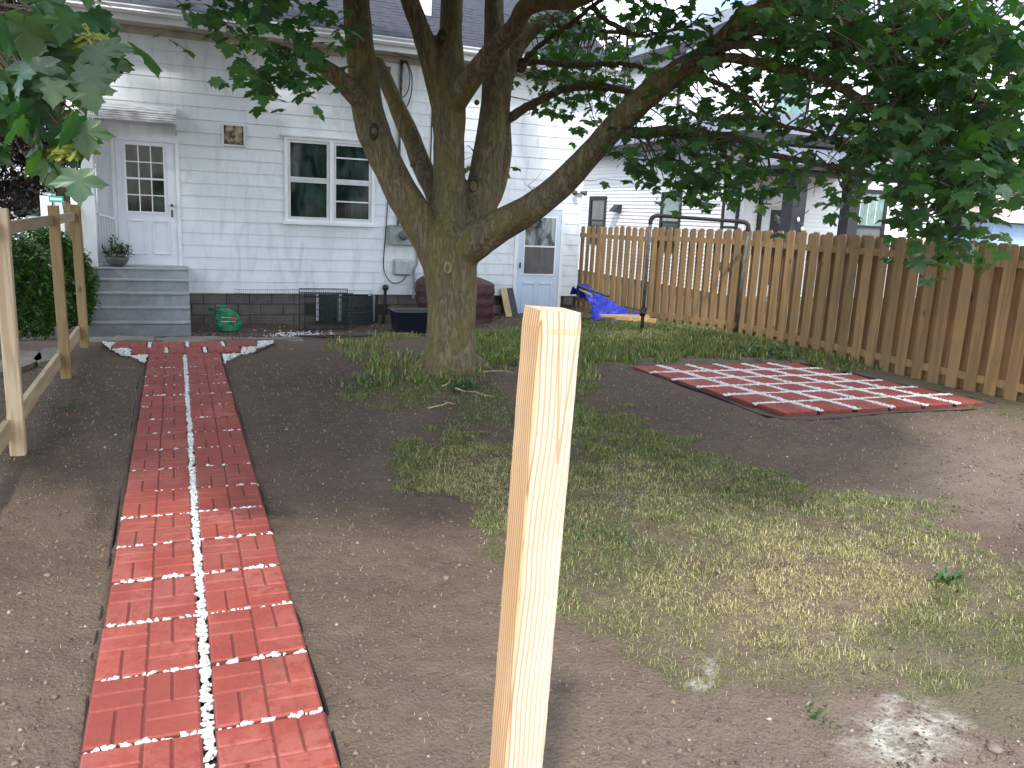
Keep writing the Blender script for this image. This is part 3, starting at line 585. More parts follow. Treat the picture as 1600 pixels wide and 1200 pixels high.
for c in range(15):
    y0_ = 15.33+c*.125; x = rx0+(.15 if c % 2 else 0)
    while x < rx1:
        z_ = 4.705+(y0_-15.34)*sl_; t = random.uniform(.008, .016); a, b = x+.004, min(x+.30, rx1)-.004
        if b-a > .03: sh.add([(a, y0_, z_), (b, y0_, z_), (b, y0_, z_+t), (a, y0_, z_+t), (b, y0_+.2, z_+.125*sl_+.05), (a, y0_+.2, z_+.125*sl_+.05)], [[0, 1, 2, 3], [3, 2, 4, 5]])
        x += .30
so_ = sh.build('shingles', M['shingle'], rf); so_['kind'] = 'stuff'
MB().box(HX1+.40, HX1+.46, 15.43, 20.5, 4.5, 4.69).build('rake_board', M['white'], house)
vb = onY(655, 6, 16.6); MB().box(vb[0]-.2, vb[0]+.22, 16.5, 16.9, 5.2, 5.75).build('roof_vent', M['white'], house)
# rear door
dr = thing('entry', None, None) if False else None
fr = MB(); x0, x1, z0, z1 = DL
fr.box(x0, x0+.062, HY-.03, HY+.01, z0, z1).box(x1-.062, x1, HY-.03, HY+.01, z0, z1).box(x0+.062, x1-.062, HY-.03, HY+.01, z1-.06, z1)
fr.build('door_frame', M['white'], house)
d1 = MB().box(x0+.066, x1-.066, HY-.012, HY+.008, z0+.03, z1-.064).build('door', M['door'], house)
MB().box(x0+.02, x1-.02, HY-.07, HY+.0, z0-.0, z0+.028).build('door_sill', M['trimgrey'], house)
gx0, gx1, gz0, gz1 = -.755, -.17, 1.50, 2.60
MB().box(gx0, gx1, HY-.0145, HY-.0125, gz0, gz1).build('pane', M['glass'], d1)
lm = MB(); t = .03
lm.box(gx0-t, gx0, HY-.034, HY-.0122, gz0-t, gz1+t).box(gx1, gx1+t, HY-.034, HY-.0122, gz0-t, gz1+t).box(gx0, gx1, HY-.034, HY-.0122, gz1, gz1+t).box(gx0, gx1, HY-.034, HY-.0122, gz0-t, gz0)
lm.build('lite_frame', M['white'], d1)
for i in (1, 2): x = gx0+(gx1-gx0)*i/3; MB().box(x-.009, x+.009, HY-.028, HY-.0148, gz0+.001, gz1-.001).build('muntin', M['white'], d1)
for i in (1, 2, 3): z = gz0+(gz1-gz0)*i/4; q = .016 if i == 2 else .009; MB().box(gx0+.001, gx1-.001, HY-.026, HY-.0150, z-q, z+q).build('muntin', M['white'], d1)
for a in (-.765, -.375):
    p_ = MB(); b = a+.275; c0, c1 = .77, 1.36; t = .03
    p_.box(a, a+t, HY-.03, HY-.0123, c0, c1).box(b-t, b, HY-.03, HY-.0123, c0, c1).box(a+t, b-t, HY-.03, HY-.0123, c1-t, c1).box(a+t, b-t, HY-.03, HY-.0123, c0, c0+t); p_.build('door_panel', M['white'], d1, bevel=.006)
kb = MB(); kb.lathe((0, 0, 0), [(.012, 0), (.026, .02), (.026, .04), (.012, .055)], 10); o = kb.build('door_knob', M['galv'], d1, smooth=True); o.location = (-.035-.02, HY-.013, 1.62); o.rotation_euler = (math.pi/2, 0, 0)
MB().box(-.07, -.045, HY-.03, HY-.0125, 1.42, 1.55).build('door_lock', M['galv'], d1, bevel=.004)
# siding-side strip left of door has short boards already; awning
aw = thing('door_awning', 'ribbed white metal awning over the rear door', 'awning', (-.65, 15.5, 3.1))
ax0, ax1 = -1.36, .06
for i in range(6):
    y_a = HY-.05-.085*i; z_a = 3.27-.018*i-.012*i*i*.6
    mbx = MB().add([(ax0, y_a, z_a), (ax1, y_a, z_a), (ax1, y_a-.072, z_a-.035), (ax0, y_a-.072, z_a-.035), (ax0, y_a, z_a-.012), (ax1, y_a, z_a-.012), (ax1, y_a-.072, z_a-.05), (ax0, y_a-.072, z_a-.05)], [[0, 1, 2, 3][::-1], [4, 5, 6, 7], [0, 1, 5, 4], [2, 3, 7, 6], [1, 2, 6, 5], [3, 0, 4, 7]]); mbx.build('awning_slat', M['tin'], aw)
fz = [3.10, 3.065, 3.03, 2.995]
for z_ in fz: MB().tube([(ax0, 15.30, z_), (ax1, 15.30, z_)], .016, 6).build('awning_rib', M['tin'], aw)
for x_ in (ax0+.01, ax1-.01): MB().add([(x_-.008, HY-.02, 3.24), (x_-.008, 15.31, 3.1), (x_-.008, 15.33, 2.985), (x_-.008, HY-.02, 2.80), (x_+.008, HY-.02, 3.24), (x_+.008, 15.31, 3.1), (x_+.008, 15.33, 2.985), (x_+.008, HY-.02, 2.80)], [[0, 1, 2, 3], [7, 6, 5, 4], [0, 4, 5, 1], [1, 5, 6, 2], [2, 6, 7, 3], [3, 7, 4, 0]]).build('awning_end', M['trimgrey'], aw)
# storm door at right
x0, x1, z0, z1 = DR
fr = MB(); fr.box(x0, x0+.075, HY-.03, HY+.01, z0, z1).box(x1-.075, x1, HY-.03, HY+.01, z0, z1).box(x0+.075, x1-.075, HY-.03, HY+.01, z1-.06, z1); fr.build('door_frame', M['white'], house)
d2 = MB().box(x0+.08, x1-.08, HY-.022, HY+.006, z0, z1-.064).build('storm_door', M['storm'], house)
a, b = x0+.22, x1-.2
MB().box(a, b, HY-.0245, HY-.0225, 1.13, 1.70).build('pane', M['lace'], d2); MB().box(a, b, HY-.0245, HY-.0225, .55, 1.10).build('screen', M['screen'], d2)
fm = MB(); fm.box(a-.025, a, HY-.034, HY-.0222, .52, 1.73).box(b, b+.025, HY-.034, HY-.0222, .52, 1.73)
for z_ in (.52, 1.10, 1.70): fm.box(a, b, HY-.034, HY-.0222, z_, z_+.03)
fm.build('sash_frame', M['white'], d2)
for a_ in (a-.03, a+.36):
    p_ = MB(); c0, c1 = -.25, .38; b_ = a_+.29; t = .018; p_.box(a_, a_+t, HY-.03, HY-.0223, c0, c1).box(b_-t, b_, HY-.03, HY-.0223, c0, c1).box(a_+t, b_-t, HY-.036, HY-.0223, c1-.045, c1); p_.build('door_panel', M['storm'], d2, bevel=.006)
MB().bar((x0+.125, HY-.06, .66), (x0+.125, HY-.06, .78), .02, .03).bar((x0+.125, HY-.045, .72), (x0+.125, HY-.02, .72), .02, .02).build('handle', M['black'], d2)
wr = MB()
for i in range(40):
    t = i/40*6.28; R_ = .14; p = Vector((a+.17+R_*math.cos(t), HY-.035-random.uniform(0, .03), 1.60+R_*.8*math.sin(t)))
    for _ in range(3): wr.tube([p, p+Vector((random.uniform(-.07, .07), random.uniform(-.03, 0), random.uniform(-.07, .07)))], .004, 3)
o = tag(wr.build('door_wreath', M['charcoal']), 'dark twiggy wreath hanging on the glass of the pale blue door', 'wreath')
# windows
x0, x1, z0, z1 = WN; win = MB(); win.box(x0, x0+.05, HY-.035, HY+.01, z0, z1).box(x1-.05, x1, HY-.035, HY+.01, z0, z1).box(x0+.05, x1-.05, HY-.035, HY+.01, z1-.045, z1).box(x0+.05, x1-.05, HY-.035, HY+.01, z0, z0+.04)
xm = (x0+x1)/2+.02; win.box(xm-.035, xm+.035, HY-.036, HY+.01, z0+.04, z1-.045); wf = win.build('window', M['white'], house)
MB().box(x0-.04, x1+.03, HY-.075, HY-.0, z0-.05, z0-.002).build('window_sill', M['white'], wf); MB().box(x0-.06, x1+.04, HY-.05, HY-.0, z1+.002, z1+.03).build('drip_cap', M['trimgrey'], wf)
for q, (a, b) in enumerate(((x0+.052, xm-.037), (xm+.037, x1-.052))):
    zm = 2.185
    for (c0, c1, dy, bar) in ((zm, z1-.048, 0, .62), (z0+.042, zm, -.0, .5)):
        s_ = MB(); w = .048; yy = HY-.026 if c0 == zm else HY-.020
        s_.box(a, a+w, yy, HY+.008, c0, c1).box(b-w, b, yy, HY+.008, c0, c1).box(a+w, b-w, yy, HY+.008, c1-w, c1).box(a+w, b-w, yy, HY+.008, c0, c0+w)
        s2 = s_.build('sash', M['trimgrey'], wf); MB().box(a+w, b-w, HY+.001, HY+.006, c0+w, c1-w).build('pane', M['glass'], wf)
        if q == 1: zb = c0+(c1-c0)*bar; MB().box(a+w, b-w, yy+.004, HY+.0005, zb-.012, zb+.012).build('sash_bar', M['white'], wf)
# rusty vent
x0, x1, z0, z1 = VT; v_ = MB(); v_.box(x0, x0+.03, HY-.035, HY+.01, z0, z1).box(x1-.03, x1, HY-.035, HY+.01, z0, z1).box(x0+.03, x1-.03, HY-.035, HY+.01, z1-.03, z1).box(x0+.03, x1-.03, HY-.035, HY+.01, z0, z0+.03)
vf = v_.build('vent_frame', M['trimgrey'], house); MB().box(x0+.03, x1-.03, HY-.018, HY+.01, z0+.03, z1-.03).box(x0+.06, x1-.06, HY-.028, HY-.019, z0+.07, z1-.05).build('vent_cover', M['rust'], vf, bevel=.006)
# steps
st = thing('concrete_steps', 'painted grey concrete steps up to the rear door', 'steps', (-.55, 15, -.45))
sx0, sx1 = -1.42, .17; tops = [(.575, 15.32), (.40, 15.10), (.20, 14.86), (-.01, 14.62), (-.225, 14.38)]
for i, (zt, yf) in enumerate(tops):
    yb = HY-.032 if i == 0 else tops[i-1][1]-.001; zb = -.62
    nseg = 9; vs = []; fs = []
    xl, xr = sx0-.03*i*.3, sx1+.0
    for k in range(nseg+1):
        x = xl+(xr-xl)*k/nseg; j1 = random.uniform(-.007, .007); j2 = random.uniform(-.006, .004)
        vs += [(x, yf+.012, zb), (x, yf+.012, zt-.045), (x, yf-.012+j1, zt-.03), (x, yf-.01+j1, zt-.008+j2), (x, yf+.012+j1, zt+j2*.4), (x, yb, zt), (x, yb, zb)]
    for k in range(nseg):
        for q in range(6): fs.append([k*7+q, (k+1)*7+q, (k+1)*7+q+1, k*7+q+1])
    fs += [list(range(7)), [nseg*7+q for q in range(6, -1, -1)]]
    MB().add(vs, fs).build('step', M['step'], st)
# black handrail left of the steps
hr = thing('handrail', 'black iron handrail left of the concrete steps', 'handrail', (-1.46, 15, 0))
A_, B_ = onX(142, 318, -1.47), onX(141, 445, -1.47); top = (-1.46, 15.5, 1.58); bot = (-1.46, 14.35, .62)
MB().tube([top, bot], .02, 6).build('rail', M['iron'], hr); MB().tube([(-1.46, 15.5, .7), (-1.46, 14.35, -.08)], .012, 6).build('rail', M['iron'], hr)
MB().tube([top, (-1.46, 15.5, .56)], .015, 6).build('rail_post', M['iron'], hr); MB().tube([bot, (-1.46, 14.35, -.3)], .015, 6).build('rail_post', M['iron'], hr)
for k in range(1, 9):
    t = k/9; MB().tube([(-1.46, 15.5-1.15*t, 1.58-.96*t), (-1.46, 15.5-1.15*t, .7-.78*t)], .008, 5).build('baluster', M['iron'], hr)
# pillar and small white balustrade beside the door
MB_ = MB().box(-1.42, -1.223, 15.42, 15.835, .575, 3.0); tag(MB_.build('porch_pillar', M['white'], bevel=.004), 'plain white boxed porch pillar at the left corner of the house', 'pillar')
br = thing('porch_balustrade', 'short white slatted balustrade leaning beside the potted plant', 'balustrade', (-1.1, 15.7, .6))
MB().bar((-1.21, 15.70, 1.43), (-.98, 15.82, 1.36), .05, .03).build('rail', M['white'], br); MB().bar((-1.21, 15.70, .66), (-.98, 15.82, .66), .03, .03).build('rail', M['white'], br)
for k in range(6): t = (k+.5)/6; MB().box(-1.21+.23*t-.011, -1.21+.23*t+.011, 15.70+.12*t-.01, 15.70+.12*t+.01, .675, 1.42-.07*t).build('baluster', M['white'], br)
# potted plant
pp = thing('potted_plant', 'leafy green plant in a grey bowl planter at the door', 'potted plant', (-.93, 15.5, .6))
MB().lathe((-.94, 15.48, .585), [(.10, 0), (.15, .05), (.185, .13), (.19, .15), (.165, .15), (.15, .12)], 18).build('planter', M['terra'], pp, smooth=True)
def leaf_tuft(name, pts, size, n, mat, cols, parent, elong=3., up=.2):
    V = []; T = []; C = []
    for p in pts:
        for _ in range(n):
            a = random.uniform(0, 6.28); e = random.uniform(up-.7, up+.7); d = Vector((math.cos(a)*math.cos(e), math.sin(a)*math.cos(e), math.sin(e))); s = d.cross(Vector((random.uniform(-.4, .4), random.uniform(-.4, .4), 1))).normalized(); l = size*random.uniform(.6, 1.2); w = l/elong; b = Vector(p)+Vector((random.gauss(0, .02), random.gauss(0, .02), random.gauss(0, .02)))
            k = len(V); dr = Vector((0, 0, -.15*l)); V += [b, b+d*l*.45+s*w*.5, b+d*l+dr, b+d*l*.45-s*w*.5]; T += [(k, k+1, k+2), (k, k+2, k+3)]; c = random.choice(cols); f = random.uniform(.7, 1.25); C += [[q*f for q in c]]*4
    return mesh_np(name, np.array(V), np.array(T), mat, parent, col=np.array(C))
stm = MB(); pts = []
for k in range(20):
    a = random.uniform(0, 6.28); r_ = random.uniform(.02, .19); tp = Vector((-.94+r_*math.cos(a)*1.15, 15.48+r_*math.sin(a), .80+random.uniform(0, .24))); stm.tube([(-.94+.1*math.cos(a), 15.48+.1*math.sin(a), .70), tp], .005, 4)
    for t in (.5, .75, 1.): pts.append(Vector((-.94+.1*math.cos(a), 15.48+.1*math.sin(a), .70)).lerp(tp, t))
stm.build('stem', M['twig'], pp, kind='stuff'); o = leaf_tuft('foliage', pts, .085, 7, M['leaf'], [(.03, .075, .03), (.05, .10, .045), (.09, .13, .08)], pp, 2.6, .5); o['kind'] = 'stuff'

# ---- utilities on the wall
def wallp(x, y, off=.03): p = onY(x, y, HY-off); return tuple(p)
em = thing('electric_meter', 'grey electric meter box with round glass dial on the siding', 'electric meter', (4.1, HY-.08, 1.25))
MB().box(3.79, 4.38, HY-.13, HY-.016, 1.06, 1.42).build('meter_box', M['meter'], em, bevel=.01); MB().box(3.78, 4.39, HY-.14, HY-.014, 1.421, 1.435).build('box_lid', M['meter'], em)
ml = MB().lathe((0, 0, 0), [(.095, 0), (.095, .03), (.08, .07), (.05, .085)], 18).build('meter_glass', M['screen'], em, smooth=True); ml.location = (4.06, HY-.131, 1.25); ml.rotation_euler = (math.pi/2, 0, 0)
ub = thing('utility_box', 'small pale grey box with rounded lid under the meter', 'utility box', (4.07, HY-.06, .63))
MB().box(3.89, 4.25, HY-.05, HY-.015, .47, .79).build('box_back', M['box'], ub, bevel=.01); bl = MB().box(3.905, 4.235, HY-.11, HY-.052, .49, .775).build('box_lid', M['box'], ub, bevel=.02)
for k in range(4): MB().bar((4.0+.05*k, HY-.112, .58+.02*k), (4.06+.05*k, HY-.112, .66+.02*k), .012, .004, (0, 1, 0)).build('lid_rib', M['box'], bl)
def cable(name, pts, r, mat, lab, cat, n=6): return tag(MB().tube(smooth_path(pts, 5), r, n).build(name, M[mat], smooth=True), lab, cat)
cable('conduit', [(3.99, HY-.05, 4.45), (3.97, HY-.05, 3.2), (3.97, HY-.05, 2.2), (3.97, HY-.05, 1.43)], .025, 'galv', 'grey metal conduit rising from the meter box to the eave', 'conduit', 8)
cable('cable', [(3.99, HY-.06, 4.38), (4.06, HY-.11, 4.42), (4.16, HY-.11, 4.2), (4.17, HY-.09, 3.9), (4.10, HY-.08, 3.65), (3.98, HY-.07, 3.55)], .013, 'rubber', 'outer loop of thick black service cable hanging below the eave', 'cable')
cable('cable', [(3.96, HY-.06, 4.36), (4.04, HY-.13, 4.40), (4.12, HY-.12, 4.2), (4.11, HY-.1, 3.95), (4.03, HY-.08, 3.8), (3.88, HY-.07, 3.75)], .011, 'rubber', 'inner loop of black service cable below the eave', 'cable')
cable('cable', [(3.72, HY-.03, 3.3), (3.80, HY-.03, 2.9), (3.78, HY-.03, 2.2), (3.74, HY-.03, 1.4), (3.70, HY-.03, .75), (3.73, HY-.04, .50), (3.85, HY-.05, .34), (3.98, HY-.06, .33), (4.10, HY-.07, .40), (4.14, HY-.06, .48)], .009, 'rubber', 'thin black wire running down the siding and looping into the grey box', 'cable')
cable('conduit', [(4.36, HY-.05, 1.05), (4.36, HY-.05, .7), (4.31, HY-.05, .6), (4.30, HY-.05, .2), (4.30, HY-.06, .02)], .022, 'meter', 'short grey conduit below the right side of the meter', 'conduit', 8)
cable('cable', [(4.60, HY-.03, 4.3), (4.60, HY-.03, 3.6), (4.59, HY-.03, 2.7), (4.57, HY-.03, 1.7)], .012, 'rubber', 'vertical black wire on the siding behind the middle of the tree', 'cable')
for x_, z_, s_ in ((3.72, 4.25, .05),): tag(MB().box(x_-s_, x_+s_, HY-.1, HY-.016, z_-s_, z_+s_).tube([(x_, HY-.1, z_-.02), (x_, HY-.14, z_-.16)], .03, 6).build('wall_insulator', M['galv'], bevel=.01), 'small weathered insulator bracket under the eave', 'bracket')
fl = thing('floodlight', 'double outdoor floodlight on the right corner of the house', 'floodlight', (7.72, HY-.05, 2.25))
fp = onY(903, 300, HY-.03); MB().lathe((fp[0], HY-.03, fp[2]), [(.05, -.02), (.05, .02)], 10).build('mount', M['white'], fl)
for dx, dz in ((-.12, .0), (.14, -.02)):
    o = MB().lathe((0, 0, 0), [(.018, 0), (.03, .04), (.06, .12), (.055, .13)], 12).build('lamp_head', M['galv'], fl, smooth=True); o.location = (fp[0]+dx*.4, HY-.05, fp[2]); o.rotation_euler = (math.radians(100), 0, math.radians(30 if dx > 0 else -40))
# standpipe
cable('standpipe', [(3.73, HY-.08, .22), (3.735, HY-.06, .05), (3.72, HY-.09, -.2), (3.68, HY-.11, -.46)], .028, 'rubber', 'black pipe standing against the foundation right of the basement window', 'pipe', 8)
tag(MB().lathe((3.73, HY-.09, .23), [(.03, -.05), (.06, -.02), (.06, .04), (.03, .06)], 10).build('pipe_cap', M['rubber'], smooth=True), 'round black cap on top of the foundation pipe', 'pipe cap')
# clear window well cover
cv = MB(); prof = []; n_ = 10
for i in range(n_+1):
    t = math.pi*i/n_; prof.append((3.02-math.cos(t)*.52, HY-.03-math.sin(t)*.35))
vs = [(x, y, z) for z in (-.47, .10) for x, y in prof]; fs = [[i, i+1, i+n_+2, i+n_+1] for i in range(n_)]
tag(cv.add(vs, fs).build('window_well_cover', M['plasticwell'], smooth=True), 'clear plastic bubble cover over the basement window', 'window cover')
# wire pen + folded crates
wp = thing('wire_pen', 'long low curved wire pet pen against the foundation', 'wire pen', (2.2, 15.3, -.45))
def pen_pt(t, z):
    x = .93+t*2.5; y = 15.62-.5*math.sin(math.pi*min(max(t, 0), 1))**.5; return (x, y, z)
zt_ = lambda t: .20+.05*math.sin(math.pi*t)
hz = MB(); [hz.tube([pen_pt(t/24, -.46+(zt_(t/24)+.46)*q) for t in range(25)], .0035, 3) for q in (0, .2, .4, .6, .8, .9, 1.)]; o = hz.build('wire', M['wire'], wp, kind='stuff')
vt = MB(); [vt.tube([pen_pt(t/70, -.46), pen_pt(t/70, zt_(t/70))], .0022, 3) for t in range(71)]; vt.build('wire_mesh', M['wire'], wp, kind='stuff')
for q, (xa, xb, yy, zt2, lab) in enumerate(((2.0, 2.86, 15.08, .27, 'folded black wire crate leaning at the basement window, taller of the two'), (2.08, 2.95, 14.98, .20, 'folded black wire crate in front of the taller crate'))):
    cr = thing('wire_crate', lab, 'wire crate', (xa, yy, -.45)); f_ = MB()
    for a, b in (((xa, -.46), (xb, -.46)), ((xa, zt2), (xb, zt2)), ((xa, -.46), (xa, zt2)), ((xb, -.46), (xb, zt2)), ((xa, zt2-.07), (xb, zt2-.07))): f_.tube([(a[0], yy, a[1]), (b[0], yy, b[1])], .009, 5)
    f_.build('frame', M['iron'], cr); g_ = MB(); [g_.tube([(xa+(xb-xa)*i/26, yy, -.46), (xa+(xb-xa)*i/26, yy, zt2)], .004, 3) for i in range(27)]; [g_.tube([(xa, yy, -.46+i*.12), (xb, yy, -.46+i*.12)], .004, 3) for i in range(6)]; g_.build('wire_mesh', M['wire'], cr, kind='stuff')
# green bag
gb = thing('garden_bag', 'crumpled shiny green plastic bag of garden soil by the steps', 'bag', (.78, 14.9, -.46))
vs = []; fs = []; n_ = 16; prof = [(.0, .165), (.03, .185), (.12, .19), (.22, .185), (.30, .165), (.37, .12), (.41, .07), (.44, .085), (.455, .03)]
for i, (z, r_) in enumerate(prof):
    for k in range(n_):
        a = 2*math.pi*k/n_; w = 1+.10*math.sin(3*a+z*17)+random.uniform(-.05, .05); off = -.10*max(0, (z-.30)/.15)
        vs.append((.78+off*1.3+r_*w*math.cos(a)*1.05, 14.9+r_*w*math.sin(a)*.6, -.465+z))
for i in range(len(prof)-1):
    for k in range(n_): fs.append([i*n_+k, i*n_+(k+1) % n_, (i+1)*n_+(k+1) % n_, (i+1)*n_+k])
fs.append(list(range((len(prof)-1)*n_, len(prof)*n_)))
MB().add(vs, fs).build('bag_body', M['bag'], gb, smooth=False)
MB().add([(.62, 14.86, -.10), (.50, 14.80, -.045), (.43, 14.8, -.06), (.52, 14.84, -.115), (.56, 14.88, -.07), (.47, 14.85, -.03), (.60, 14.80, -.08)], [[0, 1, 2, 3], [0, 3, 6], [4, 5, 1], [4, 2, 5]]).build('bag_neck', M['bag'], gb)
MB().box(.66, .90, 14.768, 14.772, -.28, -.268).box(.66, .86, 14.768, 14.772, -.21, -.20).build('printed_band', M['bagprint'], gb); MB().lathe((0, 0, 0), [(.04, 0), (.03, .008)], 8).build('printed_mark', M['bagred'], gb); gb.children[-1].location = (.865-gb.location.x*0, 14.776, -.235); gb.children[-1].rotation_euler = (math.pi/2, 0, 0)
# tub
tb = MB(); x0, x1, y0, y1 = 3.58, 4.45, 14.25, 14.85; zb, zt = -.47, -.07
def fr_(x0, x1, y0, y1, z): return [(x0, y0, z), (x1, y0, z), (x1, y1, z), (x0, y1, z)]
vs = fr_(x0+.06, x1-.06, y0+.05, y1-.05, zb)+fr_(x0, x1, y0, y1, zt)+fr_(x0-.025, x1+.025, y0-.025, y1+.025, zt)+fr_(x0-.025, x1+.025, y0-.025, y1+.025, zt+.025)+fr_(x0+.015, x1-.015, y0+.015, y1-.015, zt+.025)+fr_(x0+.07, x1-.07, y0+.06, y1-.06, zb+.02)
fs = [[3, 2, 1, 0]]+[[r*4+k, r*4+(k+1) % 4, (r+1)*4+(k+1) % 4, (r+1)*4+k] for r in range(5) for k in range(4)]+[[20, 21, 22, 23]]
tag(tb.add(vs, fs).build('storage_tub', M['tub'], bevel=.006), 'open navy plastic storage tub left of the tree trunk', 'tub')
# maroon covered furniture behind the trunk
nU, nW = 28, 22; vs = []; fs = []
for j in range(nW+1):
    v = j/nW; z = -.46+1.1*v
    for i in range(nU):
        a = 2*math.pi*i/nU; ex = .55; cx_, sx_ = math.cos(a), math.sin(a); cx_ = math.copysign(abs(cx_)**ex, cx_); sx_ = math.copysign(abs(sx_)**ex, sx_)
        top_ = max(0, (v-.72)/.28); hw = (.80-.10*(1-v))*(1-.55*top_**2); hd = .28*(1-.75*top_**2)
        puff = .018*abs(math.sin(v*math.pi*5.5)); wob_ = .012*math.sin(a*5+v*9)
        vs.append((4.98+(hw+puff+wob_)*cx_-.04*v, 15.15+(hd+puff)*sx_, z-.1*top_*max(0, cx_)))
for j in range(nW):
    for i in range(nU): fs.append([j*nU+i, j*nU+(i+1) % nU, (j+1)*nU+(i+1) % nU, (j+1)*nU+i])
fs.append([nW*nU+i for i in range(nU)])
tag(MB().add(vs, fs).build('covered_seat', M['maroon'], smooth=True), 'quilted maroon cover draped over bulky furniture behind the tree', 'furniture cover')
for (xa, xb, mt, lab) in ((5.86, 6.13, 'board', 'pale raw wooden board leaning by the maroon cover'), (6.10, 6.35, 'charcoal', 'dark grey board leaning against the wall beside the pale board')):
    a = onY(782 if mt == 'board' else 792, 450, 15.83); b = onY(802 if mt == 'board' else 812, 512 if mt == 'board' else 508, 15.45)
    m_ = MB(); w = .135; t_ = .03; A0 = Vector((a[0]+w/2-.02, 15.80, a[2])); B0 = Vector((b[0]-w/2, 15.42, -.47)); m_.bar(A0, B0, w, t_, (0, -1, .2)); tag(m_.build('leaning_board', M[mt]), lab, 'board')
# bed debris, hose, scrap
n = 2600; P = np.stack([rng.uniform(.2, 6.4, n), rng.uniform(13.2, 15.7, n), np.zeros(n)], -1); P[:, 2] = zg(P[:, 0], P[:, 1]); rr = rng.random((n, 1))
tag(rocks(P, rng.uniform(.008, .03, n), .6, M['clod'], 'bed_rubble', col=np.where(rr < .85, np.array([[.05, .038, .028]]), np.array([[.30, .27, .22]]))*(.6+rng.random((n, 1)))), 'dark rubble, bark and stones in the bed along the foundation', 'rubble')
n = 240; P = np.stack([rng.normal(2.0, .30, n), 14.45+rng.normal(0, .22, n), np.zeros(n)], -1); P[:, 2] = zg(P[:, 0], P[:, 1])+.01
tag(rocks(P, rng.uniform(.01, .022, n), .8, M['stone'], 'white_pebbles'), 'loose white pebbles below the wire crates', 'pebbles')
hp = []
for i in range(40): a = i/40*2*math.pi*1.6; r_ = 1+.05*math.sin(i); x_, y_ = 1.98+.52*r_*math.cos(a+2.3), 11.35+.42*r_*math.sin(a+2.3); hp.append((x_, y_, float(zg(x_, y_, False))+.03))
for x_, y_ in ((2.6, 11.9), (3.3, 11.8), (4.4, 12.2)): hp.append((x_, y_, float(zg(x_, y_, False))+.02))
tag(MB().tube(hp, .016, 6).build('garden_hose', M['rubber'], smooth=True), 'black garden hose coiled on the soil below the house wall', 'hose')
sc = onY(610, 521, 13.9); tag(MB().bar((sc[0]-.28, 13.9, float(zg(sc[0], 13.9))+.03), (sc[0]+.32, 13.85, float(zg(sc[0], 13.9))+.045), .1, .02).build('scrap_board', M['orange']), 'flat orange brown scrap of wood in front of the navy tub', 'scrap wood')

# ------------------------------------------------------------------ tarp, poles, lumber at the house corner
tp_ = []; fs = []; nu, nv = 26, 18
for j in range(nv+1):
    for i in range(nu+1):
        u_, v_ = i/nu, j/nv; x = 7.08+1.08*u_+.05*math.sin(v_*9); y = 14.5-.95*v_+.06*math.sin(u_*11)
        h_ = (.74-.62*u_**.9)*math.sin(math.pi*min(1, .16+v_*.9))**.6
        z = float(zg(x, y, False))+.02+max(0, h_)+.06*math.sin(u_*23+v_*7)*math.sin(v_*19)+.05*math.sin(u_*9+v_*31)+random.uniform(-.03, .03)
        tp_.append((x, y, z))
fs = [[j*(nu+1)+i, j*(nu+1)+i+1, (j+1)*(nu+1)+i+1, (j+1)*(nu+1)+i] for j in range(nv) for i in range(nu)]
tag(MB().add(tp_, fs).build('tarp', M['tarp'], smooth=False), 'crumpled bright blue tarp heaped at the house corner', 'tarp')
a, b = onD(905, 447, 15.6), onD(951, 463, 14.4); tag(MB().tube([a, b], .024, 8).build('metal_pole', M['galv']), 'grey metal pole lying across the top of the blue tarp', 'pole')
a, b = onD(906, 452, 15.6), onD(925, 462, 14.9); tag(MB().tube([a, b], .022, 8).build('wooden_pole', M['board']), 'pale wooden pole sticking out under the grey pole on the tarp', 'pole')
tag(MB().bar(tuple(onX(945, 494, 7.35)), (8.0, 12.75, -.03), .10, .075).build('lumber_beam', M['lumber']), 'yellow timber beam lying on the grass by the blue tarp', 'timber')
q = onX(985, 487, 7.8); tag(MB().bar((7.2, 13.45, -.02), (8.1, 13.2, -.0), .14, .04).build('lumber_plank', M['lumber']), 'flat yellow plank behind the timber beam', 'timber')

# ------------------------------------------------------------------ clothesline frame
cl = thing('clothesline_frame', 'rusty galvanised pipe frame in front of the fence', 'clothesline frame', (7.5, 11, 0))
L0, L1 = (6.95, 11.5), (8.1, 10.55); Lb = float(zg(*L0))-.03; Rb = float(zg(*L1))-.03
MB().tube([(L0[0]-.02, L0[1]-.02, Lb), (L0[0], L0[1], 1.70)], .027, 10).build('pole', M['galv'], cl, smooth=True); MB().tube([(L1[0]-.0, L1[1]+.03, Rb), (L1[0], L1[1], 1.66)], .027, 10).build('pole', M['galv'], cl, smooth=True)
MB().tube(smooth_path([(L0[0], L0[1], 1.69), (L0[0]+.01, L0[1]-.01, 1.77), (L0[0]+.06, L0[1]-.05, 1.815), (L0[0]+.13, L0[1]-.1, 1.82)], 4), .034, 10).build('elbow', M['rustpipe'], cl, smooth=True); MB().tube(smooth_path([(L1[0], L1[1], 1.65), (L1[0], L1[1], 1.73), (L1[0]-.04, L1[1]+.03, 1.775), (L1[0]-.1, L1[1]+.08, 1.785)], 4), .034, 10).build('elbow', M['rustpipe'], cl, smooth=True)
MB().tube([(L0[0]+.1, L0[1]-.08, 1.82), (L1[0]-.08, L1[1]+.065, 1.785)], .03, 10).build('crossbar', M['rustpipe'], cl, smooth=True)
q = onX(1005, 486, 6.93); MB().tube([q+np.array([-.03, -.03, -.06]), q+np.array([.03, .03, .04])], .05, 8).tube([q, q+np.array([-.3, .1, .06])], .008, 5).build('line_crank', M['rustpipe'], cl)

